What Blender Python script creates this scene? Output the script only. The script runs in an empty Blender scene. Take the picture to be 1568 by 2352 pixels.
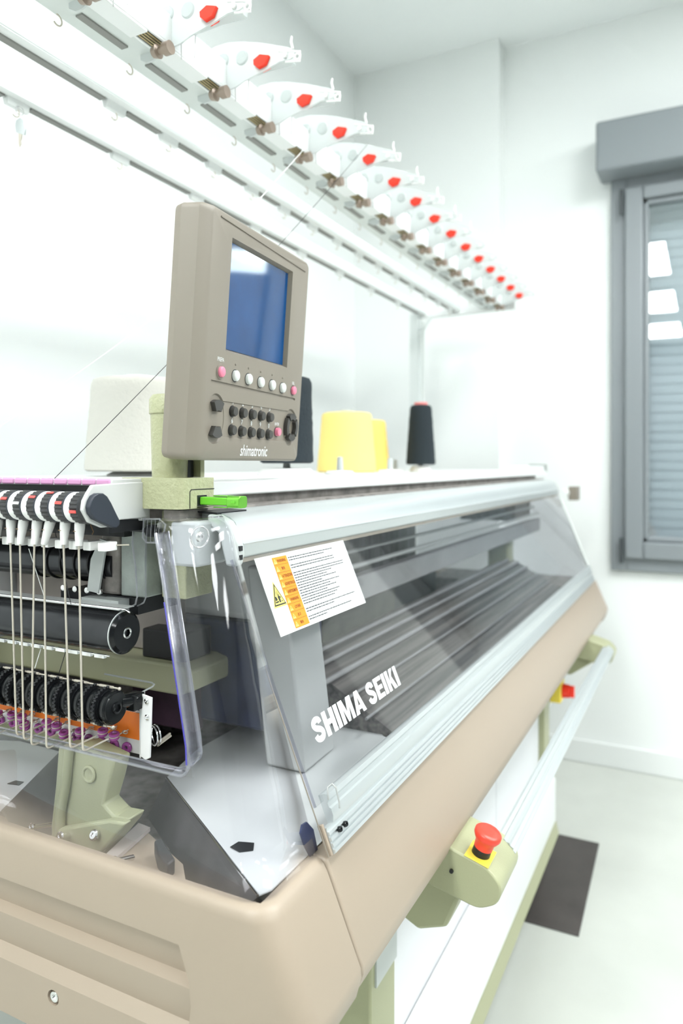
import bpy, math, random
from math import sin, cos, pi, radians, sqrt
from mathutils import Vector, Matrix
random.seed(7)
C = bpy.context.scene.collection
S = bpy.context.scene
H = 1.35                      # camera height; all coordinates below are measured from the eye
F = 1656.0                    # focal length in pixels of the 1568x2352 frame
TH = radians(26.76); CT, ST = cos(TH), sin(TH)

# ------------------------------------------------------------------ camera
cam_d = bpy.data.cameras.new('camera'); cam = bpy.data.objects.new('camera', cam_d); C.objects.link(cam)
cam.location = (0, 0, H)
cam.rotation_euler = (radians(90), 0, TH - radians(90))
cam_d.sensor_fit = 'HORIZONTAL'; cam_d.sensor_width = 24.0
cam_d.lens = F / 1568 * 24.0
cam_d.shift_y = -(1176 - 1067) / 1568.0
cam_d.clip_start = 0.02
cam_d.dof.use_dof = True; cam_d.dof.focus_distance = 0.92; cam_d.dof.aperture_fstop = 3.4
S.camera = cam
# ------------------------------------------------------------------ world, exposure
w = bpy.data.worlds.new('world'); S.world = w; w.use_nodes = True
w.node_tree.nodes['Background'].inputs[0].default_value = (0.9, 1.0, 1.0, 1)
w.node_tree.nodes['Background'].inputs[1].default_value = 12.0
S.view_settings.view_transform = 'Standard'; S.view_settings.look = 'None'
S.view_settings.gamma = 1.0; S.view_settings.use_curve_mapping = False
S.view_settings.exposure = 0.98
LAMP = 13.0                   # radiance of the ceiling panels
S.cycles.transparent_max_bounces = 24
S.cycles.use_denoising = True
# ceiling panels: (x, y) centres; first three mirror in the window, others added to light machine and walls
PANELS = [(-0.75, 0.62), (-2.75, 0.62), (-4.8, 0.62), (-0.75, -2.9), (2.45, -2.0), (1.2, -4.2), (1.55, -0.70), (1.3, -2.5)]

# ------------------------------------------------------------------ pixel ray -> point on a known plane of the machine
def P(u, v, x=None, y=None, z=None, d=None, pl=None):
    a = (u - 784) / F; b = (1067 - v) / F
    D = Vector((CT + ST * a, ST - CT * a, b))
    if pl: t = Vector(pl[0]).dot(Vector(pl[1])) / D.dot(Vector(pl[1]))
    elif x is not None: t = x / D.x
    elif y is not None: t = y / D.y
    elif z is not None: t = z / D.z
    else: t = d
    return D * t

# ------------------------------------------------------------------ materials
def srgb(r, g, b):
    f = lambda c: (c / 12.92 if c <= .04045 else ((c + .055) / 1.055) ** 2.4)
    return (f(r / 255), f(g / 255), f(b / 255), 1)
M = {}
def mat(name, col, rough=.5, metal=0, bump=0, bscale=200, var=0, spec=None, coat=0, bdist=.001, trans=0, vscale=8):
    m = bpy.data.materials.new(name); m.use_nodes = True; M[name] = m
    nt = m.node_tree; b = nt.nodes['Principled BSDF']
    c = srgb(*col) if max(col) > 1 else (*col, 1)
    b.inputs['Base Color'].default_value = c
    b.inputs['Roughness'].default_value = rough; b.inputs['Metallic'].default_value = metal
    if spec is not None: b.inputs['Specular IOR Level'].default_value = spec
    if coat: b.inputs['Coat Weight'].default_value = coat; b.inputs['Coat Roughness'].default_value = .1
    if trans: b.inputs['Transmission Weight'].default_value = trans
    tc = nt.nodes.new('ShaderNodeTexCoord')
    if bump:
        n = nt.nodes.new('ShaderNodeTexNoise'); n.inputs['Scale'].default_value = bscale; n.inputs['Detail'].default_value = 3
        nt.links.new(tc.outputs['Object'], n.inputs['Vector'])
        bp = nt.nodes.new('ShaderNodeBump'); bp.inputs['Strength'].default_value = bump; bp.inputs['Distance'].default_value = bdist
        nt.links.new(n.outputs['Fac'], bp.inputs['Height']); nt.links.new(bp.outputs['Normal'], b.inputs['Normal'])
    if var:
        n = nt.nodes.new('ShaderNodeTexNoise'); n.inputs['Scale'].default_value = vscale; n.inputs['Detail'].default_value = 6
        nt.links.new(tc.outputs['Object'], n.inputs['Vector'])
        mp = nt.nodes.new('ShaderNodeMapRange'); mp.inputs[1].default_value = .3; mp.inputs[2].default_value = .7
        mp.inputs[3].default_value = 1 - var; mp.inputs[4].default_value = 1 + var
        nt.links.new(n.outputs['Fac'], mp.inputs[0])
        mx = nt.nodes.new('ShaderNodeVectorMath'); mx.operation = 'SCALE'; mx.inputs[0].default_value = c[:3]
        nt.links.new(mp.outputs[0], mx.inputs['Scale']); nt.links.new(mx.outputs[0], b.inputs['Base Color'])
    return m
def clear_mat(name, tint, base=.04, rough=.02, gcol=(1, 1, 1, 1), haze=0.0, edge=.8, hcol=(.85, .87, .88, 1)):
    m = bpy.data.materials.new(name); m.use_nodes = True; M[name] = m
    nt = m.node_tree; nt.nodes.clear()
    out = nt.nodes.new('ShaderNodeOutputMaterial'); mix = nt.nodes.new('ShaderNodeMixShader')
    tr = nt.nodes.new('ShaderNodeBsdfTransparent'); tr.inputs[0].default_value = tint
    gl = nt.nodes.new('ShaderNodeBsdfGlossy'); gl.inputs['Roughness'].default_value = rough; gl.inputs[0].default_value = gcol
    lw = nt.nodes.new('ShaderNodeLayerWeight'); lw.inputs[0].default_value = .5
    pw = nt.nodes.new('ShaderNodeMath'); pw.operation = 'POWER'; pw.inputs[1].default_value = 4.0
    ml = nt.nodes.new('ShaderNodeMath'); ml.operation = 'MULTIPLY_ADD'; ml.inputs[1].default_value = edge; ml.inputs[2].default_value = base
    nt.links.new(lw.outputs['Facing'], pw.inputs[0]); nt.links.new(pw.outputs[0], ml.inputs[0])
    nt.links.new(ml.outputs[0], mix.inputs[0]); nt.links.new(tr.outputs[0], mix.inputs[1]); nt.links.new(gl.outputs[0], mix.inputs[2])
    last = mix
    if haze:
        df = nt.nodes.new('ShaderNodeBsdfDiffuse'); df.inputs[0].default_value = hcol
        m2 = nt.nodes.new('ShaderNodeMixShader'); m2.inputs[0].default_value = haze
        nt.links.new(mix.outputs[0], m2.inputs[1]); nt.links.new(df.outputs[0], m2.inputs[2]); last = m2
    nt.links.new(last.outputs[0], out.inputs[0])
    return m
def emit_mat(name, col, s):
    m = bpy.data.materials.new(name); m.use_nodes = True; M[name] = m
    b = m.node_tree.nodes['Principled BSDF']; b.inputs['Emission Color'].default_value = col; b.inputs['Emission Strength'].default_value = s
    return m

mat('wall_paint', (.86, .885, .875), .9, bump=.03, bscale=60)
mat('ceiling_paint', (.86, .89, .885), .9)
mat('wall_far', (.30, .32, .33), .8)  # dark grey for unseen walls, chosen to dim reflections in screen and door
mat('floor_concrete', (.52, .54, .50), .32, var=.07, vscale=3)
mat('baseboard_white', (.83, .855, .845), .5)
mat('beige', (.355, .29, .224), .42, bump=.12, bscale=900, bdist=.0004)
mat("taupe", (.235, .207, .17), .45, bump=.12, bscale=1500, bdist=.0003)
mat('green_cast', (.39, .40, .245), .34, bump=.75, bscale=170, bdist=.0022)
mat('green_paint', (.36, .37, .225), .4, bump=.2, bscale=400)
mat('white_plastic', (.80, .80, .79), .38)
mat('white_steel', (.82, .84, .835), .35)
mat('white_slab', (.86, .88, .875), .3)
mat('sheet_grey', (.60, .615, .61), .42, metal=.1, var=.08, vscale=6)
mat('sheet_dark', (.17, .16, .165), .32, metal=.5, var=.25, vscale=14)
mat('panel_lilac', (.72, .73, .76), .4)
mat('aluminium', (.55, .585, .59), .34, metal=.5)
mat('aluminium_dull', (.50, .51, .50), .4, metal=.4)
mat('chrome', (.8, .8, .8), .15, metal=1)
mat('rod_steel', (.60, .55, .47), .3, metal=.5)
mat('black_gloss', (.008, .009, .010), .14, spec=.3)
mat('black_satin', (.016, .017, .019), .38, spec=.35)
mat('black_steel', (.05, .052, .057), .22, metal=.7, var=.2, vscale=20)
mat('charcoal_rib', (.042, .042, .043), .45, spec=.35)
mat('blue_black', (.022, .028, .042), .42)
mat('navy', (.018, .026, .075), .35, var=.3, vscale=25)
mat('plum', (.07, .035, .06), .5, var=.3, vscale=20)
mat('taupe_dark', (.40, .36, .33), .45, var=.12, vscale=10)
mat('machine_grey', (.30, .33, .31), .45, metal=.3, bump=.4, bscale=300, var=.2, vscale=30)
mat('grime_grey', (.22, .20, .185), .6, var=.4, vscale=40, bump=.4, bscale=200)
mat('purple_ceramic', (.34, .075, .30), .14)
mat('pink_ceramic', (.62, .30, .52), .2)
mat('orange_film', (.95, .22, .015), .4)
mat('red_plastic', (.90, .035, .01), .3)
mat('red_button', (.85, .055, .03), .35)
mat('marker_red', (.85, .09, .08), .4)
mat('yellow_plastic', (.90, .70, .08), .4)
mat('pink_button', (.80, .23, .34), .4)
mat('button_white', (.66, .68, .66), .45)
mat('button_dark', (.055, .052, .048), .4)
mat('print_white', (.74, .76, .755), .6)
mat('print_grey', (.07, .08, .085), .7)
mat('print_black', (.02, .025, .02), .6)
mat('sign_orange', (.62, .27, .012), .6)
mat('sign_red', (.30, .05, .0), .6)
mat('sign_yellow', (.80, .66, .16), .6)
clear_mat('tensioner_white', (.93, .95, .95, 1), base=.03, rough=.2, haze=.80, hcol=(.76, .80, .795, 1))
mat('screen_blue', (.002, .05, .17), .05, var=.2, vscale=10, spec=.3)
mat('usb_green', (.14, .52, .03), .3, metal=.2)
mat('usb_green_metal', (.18, .55, .06), .25, metal=.7)
mat('yarn_cream', (.56, .55, .50), .9, bump=.8, bscale=120, bdist=.002)
mat('yarn_black', (.014, .022, .028), .9, bump=.8, bscale=160, bdist=.002)
mat('yarn_yellow', (.94, .67, .17), .9, bump=.6, bscale=120, bdist=.002)
mat('yarn_yellow_pale', (.95, .74, .24), .9, bump=.6, bscale=120, bdist=.002)
mat('cone_pink', (.85, .25, .24), .6)
mat('thread_white', (.85, .86, .84), .8)
mat('thread_black', (.03, .03, .035), .8)
mat('slot_grey', (.25, .25, .235), .6)
mat('creel_grey', (.66, .70, .68), .45)
mat('creel_pale', (.76, .80, .79), .45)
mat('brass', (.50, .40, .20), .4, metal=.5)
mat('window_grey', (.235, .26, .275), .35)
mat('window_dark', (.05, .06, .065), .5)
mat('slat_grey', (.58, .62, .65), .5)
mat('rubber_mat', (.058, .05, .048), .55, bump=.5, bscale=80, var=.2)
mat('brown_coil', (.33, .26, .21), .35, metal=.3)
mat('amber_wire', (.40, .24, .12), .4, metal=.6)
mat('blue_edge', (.06, .05, .36), .15)
clear_mat('clear_rim', (.74, .74, .79, 1), base=.08, rough=.06, haze=.12)
mat('steel_rim', (.62, .62, .64), .15, metal=.6)
mat('tag_grey', (.52, .55, .54), .5)
clear_mat('clear_cover', (.95, .95, .965, 1), base=.018, rough=.02, haze=.004, edge=.6)
clear_mat('clear_flange', (.80, .80, .85, 1), base=.035, rough=.05, haze=.02)
clear_mat('door_pane', (.92, .925, .93, 1), base=.014, rough=.02, haze=.004, edge=.38)
clear_mat('window_pane', (.9, .93, .94, 1), base=.11, rough=.0)
clear_mat('milky_clear', (.92, .94, .94, 1), base=.05, rough=.1, haze=.45, hcol=(.70, .74, .73, 1))
emit_mat('panel_light', (.97, 1.0, 1.0, 1), LAMP)

def stripes(name, c1, c2, axis, scale, rough=.35, metal=.3):
    m = mat(name, c1, rough, metal); nt = m.node_tree; b = nt.nodes['Principled BSDF']
    tc = nt.nodes.new('ShaderNodeTexCoord'); sp = nt.nodes.new('ShaderNodeSeparateXYZ'); cb = nt.nodes.new('ShaderNodeCombineXYZ')
    wv = nt.nodes.new('ShaderNodeTexNoise'); wv.inputs['Scale'].default_value = 1.0; wv.inputs['Detail'].default_value = 5
    nt.links.new(tc.outputs['Object'], sp.inputs[0])
    for i, k in enumerate(scale):
        ml = nt.nodes.new('ShaderNodeMath'); ml.operation = 'MULTIPLY'; ml.inputs[1].default_value = k
        nt.links.new(sp.outputs[i], ml.inputs[0]); nt.links.new(ml.outputs[0], cb.inputs[i])
    nt.links.new(cb.outputs[0], wv.inputs['Vector'])
    cr = nt.nodes.new('ShaderNodeValToRGB'); cr.color_ramp.elements[0].position = .38; cr.color_ramp.elements[1].position = .62
    cr.color_ramp.elements[0].color = (*c1, 1); cr.color_ramp.elements[1].color = (*c2, 1)
    nt.links.new(wv.outputs['Fac'], cr.inputs[0]); nt.links.new(cr.outputs[0], b.inputs['Base Color'])
    return m
stripes('bed_lines', (.045, .040, .038), (.19, .172, .16), 0, (1.5, 90, 90))
stripes('bed_ribs', (.05, .055, .05), (.19, .185, .19), 0, (45, 3, 3))
mat('olive_dark', (.016, .022, .02), .4)
mat('olive_panel', (.075, .08, .055), .5, var=.3, vscale=30)
mat('green_light', (.52, .52, .34), .4, bump=.2, bscale=400)
mat('housing_white', (.58, .59, .58), .4)
mat('rail_grey', (.27, .265, .27), .4, metal=.2, var=.15, vscale=6)
mat('cover_grey', (.46, .47, .465), .45)

# ------------------------------------------------------------------ mesh builder
class MB:
    def __init__(s): s.v = []; s.f = []
    def add(s, vs, fs):
        o = len(s.v); s.v += [Vector(p) for p in vs]; s.f += [tuple(i + o for i in f) for f in fs]; return s
    def box(s, x0, x1, y0, y1, z0, z1):
        return s.add([(x, y, z) for x in (x0, x1) for y in (y0, y1) for z in (z0, z1)],
                     [(0, 1, 3, 2), (4, 6, 7, 5), (0, 4, 5, 1), (2, 3, 7, 6), (0, 2, 6, 4), (1, 5, 7, 3)])
    def obox(s, o, ex, ey, ez, a, b, c):      # oriented box from corner o
        o = Vector(o); ex, ey, ez = Vector(ex), Vector(ey), Vector(ez)
        return s.add([o + ex * i * a + ey * j * b + ez * k * c for i in (0, 1) for j in (0, 1) for k in (0, 1)],
                     [(0, 1, 3, 2), (4, 6, 7, 5), (0, 4, 5, 1), (2, 3, 7, 6), (0, 2, 6, 4), (1, 5, 7, 3)])
    def ext(s, pts, d):                        # planar polygon pushed along d
        n = len(pts); d = Vector(d); a = [Vector(p) for p in pts]
        return s.add(a + [p + d for p in a], [tuple(range(n - 1, -1, -1)), tuple(range(n, 2 * n))] +
                     [(i, (i + 1) % n, n + (i + 1) % n, n + i) for i in range(n)])
    def px(s, prof, x0, x1): return s.ext([(x0, y, z) for y, z in prof], (x1 - x0, 0, 0))
    def py(s, prof, y0, y1): return s.ext([(x, y0, z) for x, z in prof], (0, y1 - y0, 0))
    def pz(s, prof, z0, z1): return s.ext([(x, y, z0) for x, y in prof], (0, 0, z1 - z0))
    def loft(s, rings, closed=False, cap=False, skip=None):
        n = len(rings[0]); o = []
        vs = [p for r in rings for p in r]; fs = []
        for i in range(len(rings) - 1):
            for j in range(n if closed else n - 1):
                if skip and skip(i, j): continue
                k = (j + 1) % n
                fs.append((i * n + j, i * n + k, (i + 1) * n + k, (i + 1) * n + j))
        if cap: fs += [tuple(range(n - 1, -1, -1)), tuple(range((len(rings) - 1) * n, len(rings) * n))]
        return s.add(vs, fs)
    def frame(s, d):
        d = Vector(d).normalized(); a = Vector((0, 0, 1)) if abs(d.z) < .9 else Vector((1, 0, 0))
        u = d.cross(a).normalized(); return u, d.cross(u)
    def ring(s, c, u, v, r, n, ph=0): return [Vector(c) + u * r * cos(2 * pi * i / n + ph) + v * r * sin(2 * pi * i / n + ph) for i in range(n)]
    def cyl(s, a, b, r, r2=None, n=24):
        a, b = Vector(a), Vector(b); u, v = s.frame(b - a)
        return s.loft([s.ring(a, u, v, r, n), s.ring(b, u, v, r if r2 is None else r2, n)], True, True)
    def lathe(s, a, b, prof, n=32):            # prof: (t along a->b in metres, radius)
        a, b = Vector(a), Vector(b); d = (b - a).normalized(); u, v = s.frame(d)
        return s.loft([s.ring(a + d * t, u, v, max(r, 1e-5), n) for t, r in prof], True, True)
    def gear(s, a, b, r, r2, teeth=24):
        a, b = Vector(a), Vector(b); u, v = s.frame(b - a); n = teeth * 4
        def rg(c): return [Vector(c) + (u * cos(2 * pi * i / n) + v * sin(2 * pi * i / n)) * (r if i % 4 in (0, 1) else r2) for i in range(n)]
        return s.loft([rg(a), rg(b)], True, True)
    def tube(s, pts, r, n=8, closed=False):
        pts = [Vector(p) for p in pts]; rings = []; m = len(pts); u = None
        for i, p in enumerate(pts):
            if closed: d = (pts[(i + 1) % m] - pts[i - 1])
            else: d = pts[min(i + 1, m - 1)] - pts[max(i - 1, 0)]
            d = d.normalized()
            if u is None: u, _ = s.frame(d)
            u = (u - d * u.dot(d)).normalized(); v = d.cross(u)
            rings.append(s.ring(p, u, v, r, n))
        if closed: rings.append(rings[0]); return s.loft(rings, True)
        return s.loft(rings, True, True)
    def torus(s, c, axis, R, r, n=24, k=10):
        u, v = s.frame(axis); c = Vector(c)
        return s.tube([c + u * R * cos(2 * pi * i / n) + v * R * sin(2 * pi * i / n) for i in range(n)], r, k, True)
    def sphere(s, c, r, n=16, sx=1, sy=1, sz=1):
        rings = []
        for i in range(n // 2 + 1):
            t = pi * i / (n // 2); rr = max(sin(t), 1e-4)
            rings.append([Vector(c) + Vector((sx * r * rr * cos(2 * pi * j / n), sy * r * rr * sin(2 * pi * j / n), sz * r * cos(t))) for j in range(n)])
        return s.loft(rings, True)
    def build(s, name, m, parent=None, label=None, bevel=0, seg=2, smooth=35, solid=0, kind=None, abs_=False):
        me = bpy.data.meshes.new(name)
        off = Vector((0, 0, 0 if abs_ else H))
        rl = Vector((0, 0, 0))
        q = parent
        while q is not None:
            rl += q.location; q = q.parent
        me.from_pydata([p + off - rl for p in s.v], [], s.f); me.update()
        import bmesh
        bm = bmesh.new(); bm.from_mesh(me); bmesh.ops.recalc_face_normals(bm, faces=bm.faces); bm.to_mesh(me); bm.free()
        me.materials.append(M[m]); me.shade_smooth(); me.set_sharp_from_angle(angle=radians(smooth))
        o = bpy.data.objects.new(name, me); C.objects.link(o)
        if parent is not None: o.parent = parent
        if solid:
            md = o.modifiers.new('thickness', 'SOLIDIFY'); md.thickness = solid; md.offset = 0
        if bevel:
            md = o.modifiers.new('bevel', 'BEVEL'); md.width = bevel; md.segments = seg; md.limit_method = 'ANGLE'; md.angle_limit = radians(30)
        if label: o['label'] = label
        if kind: o['kind'] = kind
        return o
def cut(o, cutters, solver='EXACT'):                            # carve recesses, then bake
    for mb in cutters:
        me = bpy.data.meshes.new('cutter'); rl = Vector((0, 0, 0)); q = o.parent
        while q is not None: rl += q.location; q = q.parent
        me.from_pydata([p + Vector((0, 0, H)) - rl for p in mb.v], [], mb.f)
        import bmesh
        bm = bmesh.new(); bm.from_mesh(me); bmesh.ops.triangulate(bm, faces=bm.faces); bmesh.ops.recalc_face_normals(bm, faces=bm.faces); bm.to_mesh(me); bm.free()
        c = bpy.data.objects.new('cutter', me); C.objects.link(c); c.parent = o.parent
        md = o.modifiers.new('cut', 'BOOLEAN'); md.object = c; md.operation = 'DIFFERENCE'; md.solver = solver
        bpy.context.view_layer.update()
        dg = bpy.context.evaluated_depsgraph_get()
        new = bpy.data.meshes.new_from_object(o.evaluated_get(dg))
        o.modifiers.clear(); o.data = new
        bpy.data.objects.remove(c)
    o.data.shade_smooth(); o.data.set_sharp_from_angle(angle=radians(35))
    return o
def thing(name, label, cat, loc=(0, 0, 0), group=None):
    o = bpy.data.objects.new(name, None); C.objects.link(o); o.empty_display_size = .05
    o.location = Vector(loc) + Vector((0, 0, H)); o['label'] = label; o['category'] = cat
    if group: o['group'] = group
    return o
def tag(o, label, cat, group=None):
    o['label'] = label; o['category'] = cat
    if group: o['group'] = group
    return o
def dup(root, delta, label=None):
    r = root.copy(); C.objects.link(r); r.location = root.location + Vector(delta)
    if label: r['label'] = label
    for ch in list(root.children):
        c = ch.copy(); C.objects.link(c); c.parent = r
        for g in ch.children:
            d = g.copy(); C.objects.link(d); d.parent = c
    return r
def struct(mb, name, m, parent=None, **k):
    o = mb.build(name, m, parent, **k)
    if parent is None: o['kind'] = 'structure'
    return o
def text(mb, s, o, ex, ey, W=None, Ht=None, bold=0, shear=0, thick=.0003, nrm=None, align='L', size=None, space=1.0):
    """lettering laid on a plane at o (lower left of the text box) along unit vectors ex, ey"""
    cu = bpy.data.curves.new('lettering', 'FONT'); cu.body = s; cu.size = 1; cu.offset = bold; cu.shear = shear; cu.resolution_u = 3; cu.space_character = space
    ob = bpy.data.objects.new('lettering', cu); C.objects.link(ob)
    bpy.context.view_layer.update()
    me = bpy.data.meshes.new_from_object(ob.evaluated_get(bpy.context.evaluated_depsgraph_get()))
    vs = [v.co.copy() for v in me.vertices]; fs = [tuple(p.vertices) for p in me.polygons]
    bpy.data.objects.remove(ob); bpy.data.curves.remove(cu)
    if not vs: return
    x0, x1 = min(v.x for v in vs), max(v.x for v in vs); y0, y1 = min(v.y for v in vs), max(v.y for v in vs)
    sy = (Ht / (y1 - y0)) if Ht else size; sx = (W / (x1 - x0)) if W else sy
    ex, ey = Vector(ex), Vector(ey); n = nrm or ex.cross(ey).normalized()
    sh = -(x1 - x0) * sx / 2 if align == 'C' else 0
    mb.add([Vector(o) + ex * ((v.x - x0) * sx + sh) + ey * ((v.y - y0) * sy) + n * thick for v in vs], fs)

# ================================================================== ROOM
CEIL = 1.985
struct(MB().box(-6.2, 3.7, -6.1, 1.9, -1.45, -1.35), 'floor', 'floor_concrete')
struct(MB().box(-6.2, 3.7, -6.1, 1.9, CEIL, CEIL + .1), 'ceiling', 'ceiling_paint')
struct(MB().box(-6.2, 3.62, 1.60, 1.75, -1.35, CEIL), 'wall_back', 'wall_paint')
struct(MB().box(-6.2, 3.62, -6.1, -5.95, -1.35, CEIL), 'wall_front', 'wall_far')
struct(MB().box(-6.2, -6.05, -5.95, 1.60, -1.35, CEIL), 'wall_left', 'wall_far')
WX = 3.42
wy0, wy1, wz0, wz1 = -.50, .365, -.455, 1.30
vy0, vy1, vz0, vz1 = -1.02, -.60, .30, .97  # opening for the added out-of-view window
wr = MB()
wr.box(WX, WX + .2, wy1, 1.60, -1.35, CEIL); struct(MB().box(WX, WX + .2, -5.95, vy0, -1.35, CEIL), 'wall_right_rear', 'wall_far'); wr.box(WX, WX + .2, vy1, wy0, -1.35, CEIL); wr.box(WX, WX + .2, vy0, vy1, -1.35, vz0); wr.box(WX, WX + .2, vy0, vy1, vz1, CEIL)  # unseen rear stretch darkened to cut glare on the door pane
wr.box(WX, WX + .2, wy0, wy1, -1.35, wz0); wr.box(WX, WX + .2, wy0, wy1, wz1, CEIL)
struct(wr, 'wall_right', 'wall_paint')
struct(MB().box(WX - .10, WX, .855, 1.60, -1.35, CEIL), 'wall_recess', 'wall_paint')
bb = MB().box(WX - .014, WX, -5.95, .855, -1.35, -1.247).box(WX - .114, WX - .10, .841, 1.60, -1.35, -1.247).box(WX - .1, WX - .014, .841, .855, -1.35, -1.247)
struct(bb, 'baseboard_right', 'baseboard_white', bevel=.004)
struct(MB().box(-6.05, 3.3, 1.586, 1.60, -1.35, -1.247), 'baseboard_back', 'baseboard_white')
# window
win = MB(); fx0, fx1 = WX - .03, WX + .06
win.box(fx0, fx1, wy1 - .058, wy1 + .008, wz0 - .012, 1.26); win.box(fx0, fx1, wy0, wy0 + .06, wz0, 1.26)
win.box(fx0, fx1, wy0 + .06, wy1 - .058, wz0 - .012, wz0 + .05); win.box(fx0, fx1, wy0 + .06, wy1 - .058, 1.20, 1.26)
wroot = struct(win, 'window_1', 'window_grey', bevel=.004)
sash = MB(); sx0, sx1 = WX - .055, WX + .03
a0, a1, b0, b1 = wy0 + .05, wy1 - .05, wz0 + .045, 1.21
sash.box(sx0, sx1, a1 - .075, a1, b0, b1); sash.box(sx0, sx1, a0, a0 + .075, b0, b1)
sash.box(sx0, sx1, a0 + .075, a1 - .075, b0, b0 + .075); sash.box(sx0, sx1, a0 + .075, a1 - .075, b1 - .06, b1)
sash.build('sash', 'window_grey', wroot, bevel=.008, seg=3)
bead = MB(); e0, e1, g0, g1 = a0 + .075, a1 - .075, b0 + .075, b1 - .06
bead.box(sx0 + .02, sx1, e1 - .022, e1, g0, g1); bead.box(sx0 + .02, sx1, e0, e0 + .022, g0, g1)
bead.box(sx0 + .02, sx1, e0, e1, g0, g0 + .022); bead.box(sx0 + .02, sx1, e0, e1, g1 - .022, g1)
bead.build('glazing_bead', 'window_grey', wroot, bevel=.006)
MB().box(WX - .012, WX - .006, e0 + .01, e1 - .01, g0 + .01, g1 - .01).build('pane', 'window_pane', wroot)
for z in (1.16, -.36):
    MB().cyl((sx0 - .004, a1 + .012, z - .07), (sx0 - .004, a1 + .012, z + .04), .008).build('hinge', 'window_dark', wroot)
sb = MB()
sb.px([(wy1 + .055, 1.255), (wy1 + .055, 1.47), (wy0 - .05, 1.47), (wy0 - .05, 1.255)], WX - .17, WX)
struct(sb, 'trim_1', 'window_grey', bevel=.012, seg=3)
sl = MB()
for i in range(40):
    z = wz0 - .0 + i * .043
    sl.px([(wy0 + .01, z), (wy1 - .005, z), (wy1 - .005, z + .036), (wy0 + .01, z + .036)], WX + .105, WX + .115)
    sl.box(WX + .109, WX + .112, wy0 + .01, wy1 - .005, z + .036, z + .043)
w2 = MB().box(WX, WX + .05, vy0, vy0 + .03, vz0, vz1).box(WX, WX + .05, vy1 - .03, vy1, vz0, vz1).box(WX, WX + .05, vy0 + .03, vy1 - .03, vz0, vz0 + .03).box(WX, WX + .05, vy0 + .03, vy1 - .03, vz1 - .02, vz1)  # out-of-view window added to put a bright patch in the screen reflection
w2o = struct(w2, 'added_window', 'window_grey')
MB().box(WX + .03, WX + .032, vy0 + .03, vy1 - .03, vz0 + .03, .82).build('added_blind', 'white_plastic', w2o)  # added to leave only a bright slot of sky above it
MB().box(WX + .035, WX + .04, vy0 + .03, vy1 - .03, vz0 + .03, vz1 - .02).build('pane', 'window_pane', w2o)
shut = sl.build('window_shutter', 'slat_grey', wroot, bevel=.004)
# ceiling lamps
for i, (x, y) in enumerate(PANELS):
    t = thing('ceiling_light', 'square white ceiling light panel, %s' % ['over the camera beside the yarn creel', 'one row behind the camera', 'two rows behind the camera', 'added fill right of the camera', 'added fill toward the far wall on the right', 'added fill farthest back on the right', 'added fill over the middle of the knitting machine aisle', 'added fill by the front wall near the window'][i], 'light', (x, y, CEIL), 'ceiling light panels')
    fr = MB(); L, W_ = .62, .32
    for s1, s2, s3, s4 in ((x - L, x + L, y - W_, y - W_ + .02), (x - L, x + L, y + W_ - .02, y + W_), (x - L, x - L + .02, y - W_ + .02, y + W_ - .02), (x + L - .02, x + L, y - W_ + .02, y + W_ - .02)):
        fr.box(s1, s2, s3, s4, CEIL - .018, CEIL)
    fr.build('frame', 'white_steel', t)
    MB().box(x - L + .02, x + L - .02, y - W_ + .02, y + W_ - .02, CEIL - .012, CEIL - .004).build('diffuser', 'panel_light', t)
# floor mat
p1, p2, p3 = P(1376, 1936, z=-1.345), P(1329, 2149, z=-1.345), P(1200, 2105, z=-1.345)
mt = MB(); d = (p2 - p1); side = Vector((0, .42, 0))
mt.ext([p1, p2, p2 + side, p1 + side], (0, 0, -.005))
tag(mt.build('floor_mat', 'rubber_mat', bevel=.003), 'dark rubber mat on the floor under the far end of the machine', 'mat')

# ================================================================== KNITTING MACHINE
km = thing('knitting_machine', 'long beige flat knitting machine with clear covers and silver top rail', 'knitting machine', (1.8, .75, -1.35))
# body skirt
XS, XE = .722, 2.885
prof = [(.412, -.447), (.385, -.447), (.3815, -.452), (.339, -.556), (.3385, -.566), (.345, -.585), (.43, -.655), (.45, -.655), (.40, -.56)]
MB().px(prof, XS, XE).build('skirt_panel', 'beige', km, bevel=.004, seg=3)
def rounded(pts, r, k=6):
    out = []; n = len(pts)
    for i in range(n):
        p, a, b = Vector(pts[i]), Vector(pts[i - 1]), Vector(pts[(i + 1) % n])
        rr = r[i] if isinstance(r, (list, tuple)) else r
        if rr <= 0: out.append(tuple(p)); continue
        d1, d2 = (a - p).normalized(), (b - p).normalized()
        for j in range(k + 1):
            t = j / k; q0 = p + d1 * rr * (1 - t); q1 = p + d2 * rr * t
            out.append(tuple(q0.lerp(q1, t)))
    return out
def endcap(x0, x1):      # x0 outer face, x1 seam; plan rings with a rounded corner
    sg = 1 if x1 > x0 else -1
    levels = [(-.4470, .0165, 0), (-.4465, .011, 0), (-.4475, .006, 0), (-.452, .0015, .001), (-.460, 0, .004), (-.556, 0, .0455), (-.566, 0, .0465), (-.59, .0, .040), (-.668, 0, -.045), (-.675, .008, -.05)]
    rings = []
    for z, ins, out in levels:
        x = x0 + sg * ins; yf = .385 + ins - out
        pts = [(x1, yf)]
        r = .030 - min(ins, .012)
        cx, cy = x + sg * r, yf + r
        for i in range(9):
            a = pi / 2 * i / 8
            pts.append((cx - sg * r * sin(a), cy - r * cos(a)))
        pts.append((x, 1.15 - ins)); pts.append((x1, 1.15 - ins))
        rings.append([(px_, py_, z) for px_, py_ in pts])
    return MB().loft(rings, True, True)
cap = endcap(.60, .7205).build('end_skirt', 'beige', km)
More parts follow.
